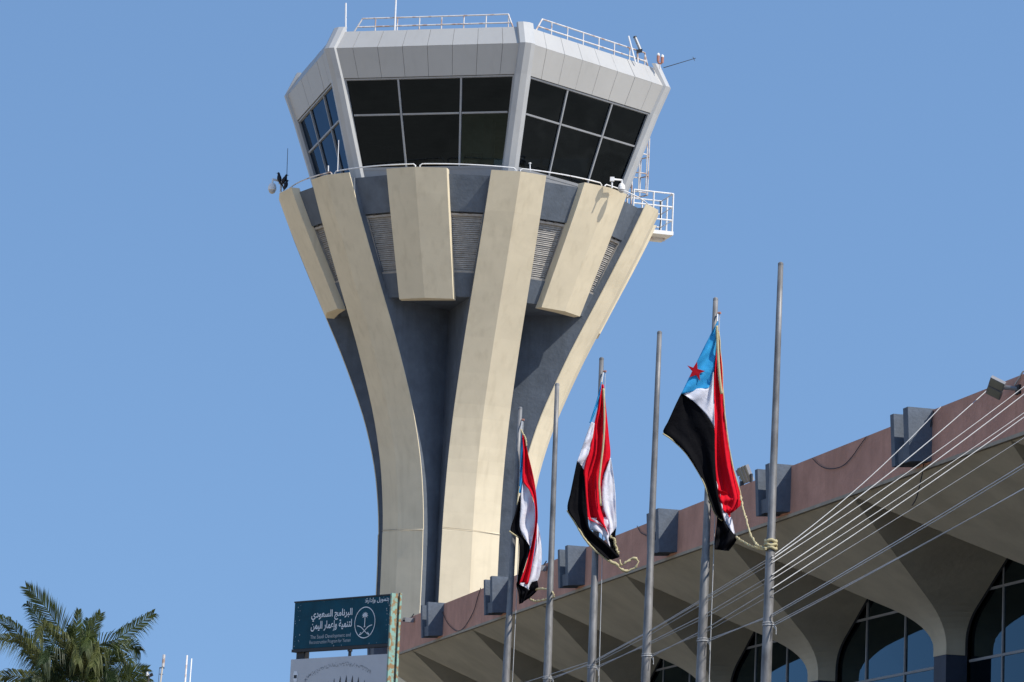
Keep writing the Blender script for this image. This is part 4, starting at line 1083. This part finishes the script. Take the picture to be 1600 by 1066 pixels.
FR = [
    ([(560, 900), (500, 560), (420, 420), (310, 270), (210, 175)], 0.3, M_leaf, 0.85, 0.02, (1, 1)),
    ([(550, 900), (420, 640), (330, 480), (255, 340), (215, 300)], -0.6, M_leaf3, 0.7, 0.3, (1, 1)),
    ([(540, 930), (370, 780), (200, 590), (80, 470), (-20, 400)], 0.8, M_leaf, 0.85, 0.75, (1, 1)),
    ([(540, 930), (330, 760), (210, 620), (100, 570), (-30, 560)], 1.2, M_leaf2, 0.6, 0.9, (1, 1)),
    ([(540, 960), (330, 900), (180, 870), (60, 860), (-60, 880)], 1.0, M_leaf2, 0.7, 0.6, (1, 1)),
    ([(540, 950), (400, 800), (300, 720), (230, 660), (190, 650)], -0.8, M_leaf3, 0.85, 0.55, (1, 1)),
    ([(570, 900), (580, 650), (600, 480), (612, 355)], 0.1, M_leaf, 0.42, -0.05, (1, 1)),
    ([(575, 900), (560, 640), (545, 500), (540, 470)], 0.6, M_leaf, 0.45, 0.4, (1, 1)),
    ([(590, 900), (660, 640), (720, 500), (785, 375)], 0.2, M_leaf, 0.55, 0.0, (1, 1)),
    ([(580, 900), (640, 660), (670, 520), (690, 420)], -0.8, M_leaf3, 0.6, 0.1, (1, 1)),
    ([(600, 920), (760, 640), (900, 580), (1050, 480), (1195, 375)], 0.4, M_leaf, 0.75, 0.35, (1, 1)),
    ([(600, 920), (780, 690), (920, 640), (1020, 620), (1090, 660)], -0.7, M_leaf3, 0.8, 0.7, (1, 1)),
    ([(600, 940), (760, 800), (870, 720), (960, 720), (1020, 760)], 0.9, M_leaf, 0.75, 0.8, (1, 1)),
    ([(600, 960), (800, 900), (950, 860), (1060, 825), (1150, 805)], 0.2, M_leaf, 0.6, 0.1, (1, 1)),
    ([(600, 980), (780, 940), (920, 920), (1040, 890), (1160, 880)], 0.7, M_leaf, 0.7, 0.2, (1, 1)),
    ([(570, 900), (520, 640), (480, 560), (400, 500), (330, 470), (300, 560)], 1.8, M_leaf2, 0.65, 0.9, (1, 1)),
    ([(575, 900), (560, 700), (570, 620), (590, 640), (600, 760)], 2.2, M_leaf2, 0.55, 0.9, (1, 1)),
    ([(590, 900), (650, 680), (700, 560), (690, 560), (660, 660)], 1.9, M_leaf, 0.6, 0.9, (1, 1)),
    ([(590, 900), (700, 720), (780, 640), (760, 660), (720, 790)], 2.1, M_leaf2, 0.65, 0.9, (1, 1)),
    ([(560, 930), (500, 800), (440, 700), (380, 680), (330, 760)], 2.0, M_leaf3, 0.7, 0.9, (1, 1)),
    ([(600, 930), (720, 820), (800, 800), (860, 860), (880, 960)], 1.8, M_leaf3, 0.7, 0.8, (1, 1)),
    ([(560, 960), (450, 900), (330, 880), (240, 930), (190, 1010)], 1.8, M_leaf3, 0.7, 0.8, (1, 1)),
    ([(570, 960), (520, 900), (470, 900), (430, 980), (410, 1100)], 2.2, M_leaf3, 0.7, 0.8, (1, 1)),
    ([(580, 960), (640, 880), (700, 900), (740, 1000), (750, 1100)], 2.3, M_leaf, 0.7, 0.8, (1, 1)),
    ([(575, 950), (570, 850), (560, 860), (555, 960), (560, 1080)], 2.6, M_leaf3, 0.7, 0.7, (1, 1)),
]
for i, (pts, dep, m_, ll, dr, sd_) in enumerate(FR):
    frond(pts, dep, m_, ll * 1.10, dr, seed=i + 11, side=sd_)

# ------------------------------------------------------------------ masts behind the palm and the sign
def mast(label, x0, x1, ytop, Y, r, m, extra=None):
    t = at(x1, ytop, Y); f = at(x0, 1066, Y)
    d = (t - f) / (t.z - f.z); base = f - d * f.z
    o = thing('aerial_mast', label, 'mast', base)
    MB().tube([base, t], r, 8, r * 0.85).build('tube', m, o, smooth=True)
    if extra: extra(o)
    return o
YM = 85.0
def ex1(o):
    MB().tube([at(254.6, 1042, YM), at(256.4, 1023, YM)], 0.036, 8).build('sleeve', M_rail, o)
    MB().tube([at(249.5, 1043.6, YM), at(257, 1044, YM)], 0.014, 5).build('crossbar', M_wire, o)
    MB().tube([at(248.5, 1053.4, YM), at(255, 1053.8, YM)], 0.010, 5).build('crossbar', M_wire, o)
    MB().tube([at(249.3, 1043, YM), at(247.5, 1066, YM)], 0.006, 4).build('guy_wire', M_wire, o)
M_mast = rust_mat('weathered_mast', (0.42, 0.38, 0.32), amount=0.5, scale=9)
mast('weathered mast with small crossbars just right of the palm', 250.8, 256.2, 1024, YM, 0.026, M_mast, ex1)
mast('rusty brown mast second right of the palm', 289.3, 292.4, 1024, YM, 0.026, M_rail)
mast('slim white mast third right of the palm', 296.7, 299.5, 1029, YM, 0.018, M_white)
def ex2(o):
    MB().tube([at(229.5, 1056, YM), at(230.3, 1050, YM)], 0.028, 6).build('white_arm', M_white, o)
    MB().tube([at(230, 1053.5, YM), at(235, 1056, YM)], 0.026, 6).build('white_arm', M_white, o)
    MB().box(at(236.6, 1054.6, YM), (0.035, 0, 0.02), (0, 0.04, 0), (-0.015, 0, 0.035)).build('camera_head', M_black, o)
mast('short mast with a white bracket and camera at the palm edge', 231.8, 233, 1057, YM, 0.026, M_wire, ex2)
# globe lamp seen through the gap of the sign
YL = 62.0
p = at(547, 1013, YL)
o = thing('globe_lamp', 'small white globe lamp seen through the gap in the sign', 'lamp', Vector((p.x, p.y, 0)))
MB().tube([Vector((p.x, p.y, 0)), p - Vector((0, 0, 0.05))], 0.03, 8).build('post', M_black, o)
MB().lathe(p - Vector((0, 0, 0.06)), (0, 0, 1), [(0, 0.05), (0.05, 0.045), (0.055, 0.03)], 10).build('collar', M_black, o)
MB().lathe(p, (0, 0, 1), [(0, 0.04), (0.02, 0.06), (0.06, 0.062), (0.10, 0.04), (0.11, 0.01)], 12).build('globe', M_white, o, smooth=True)
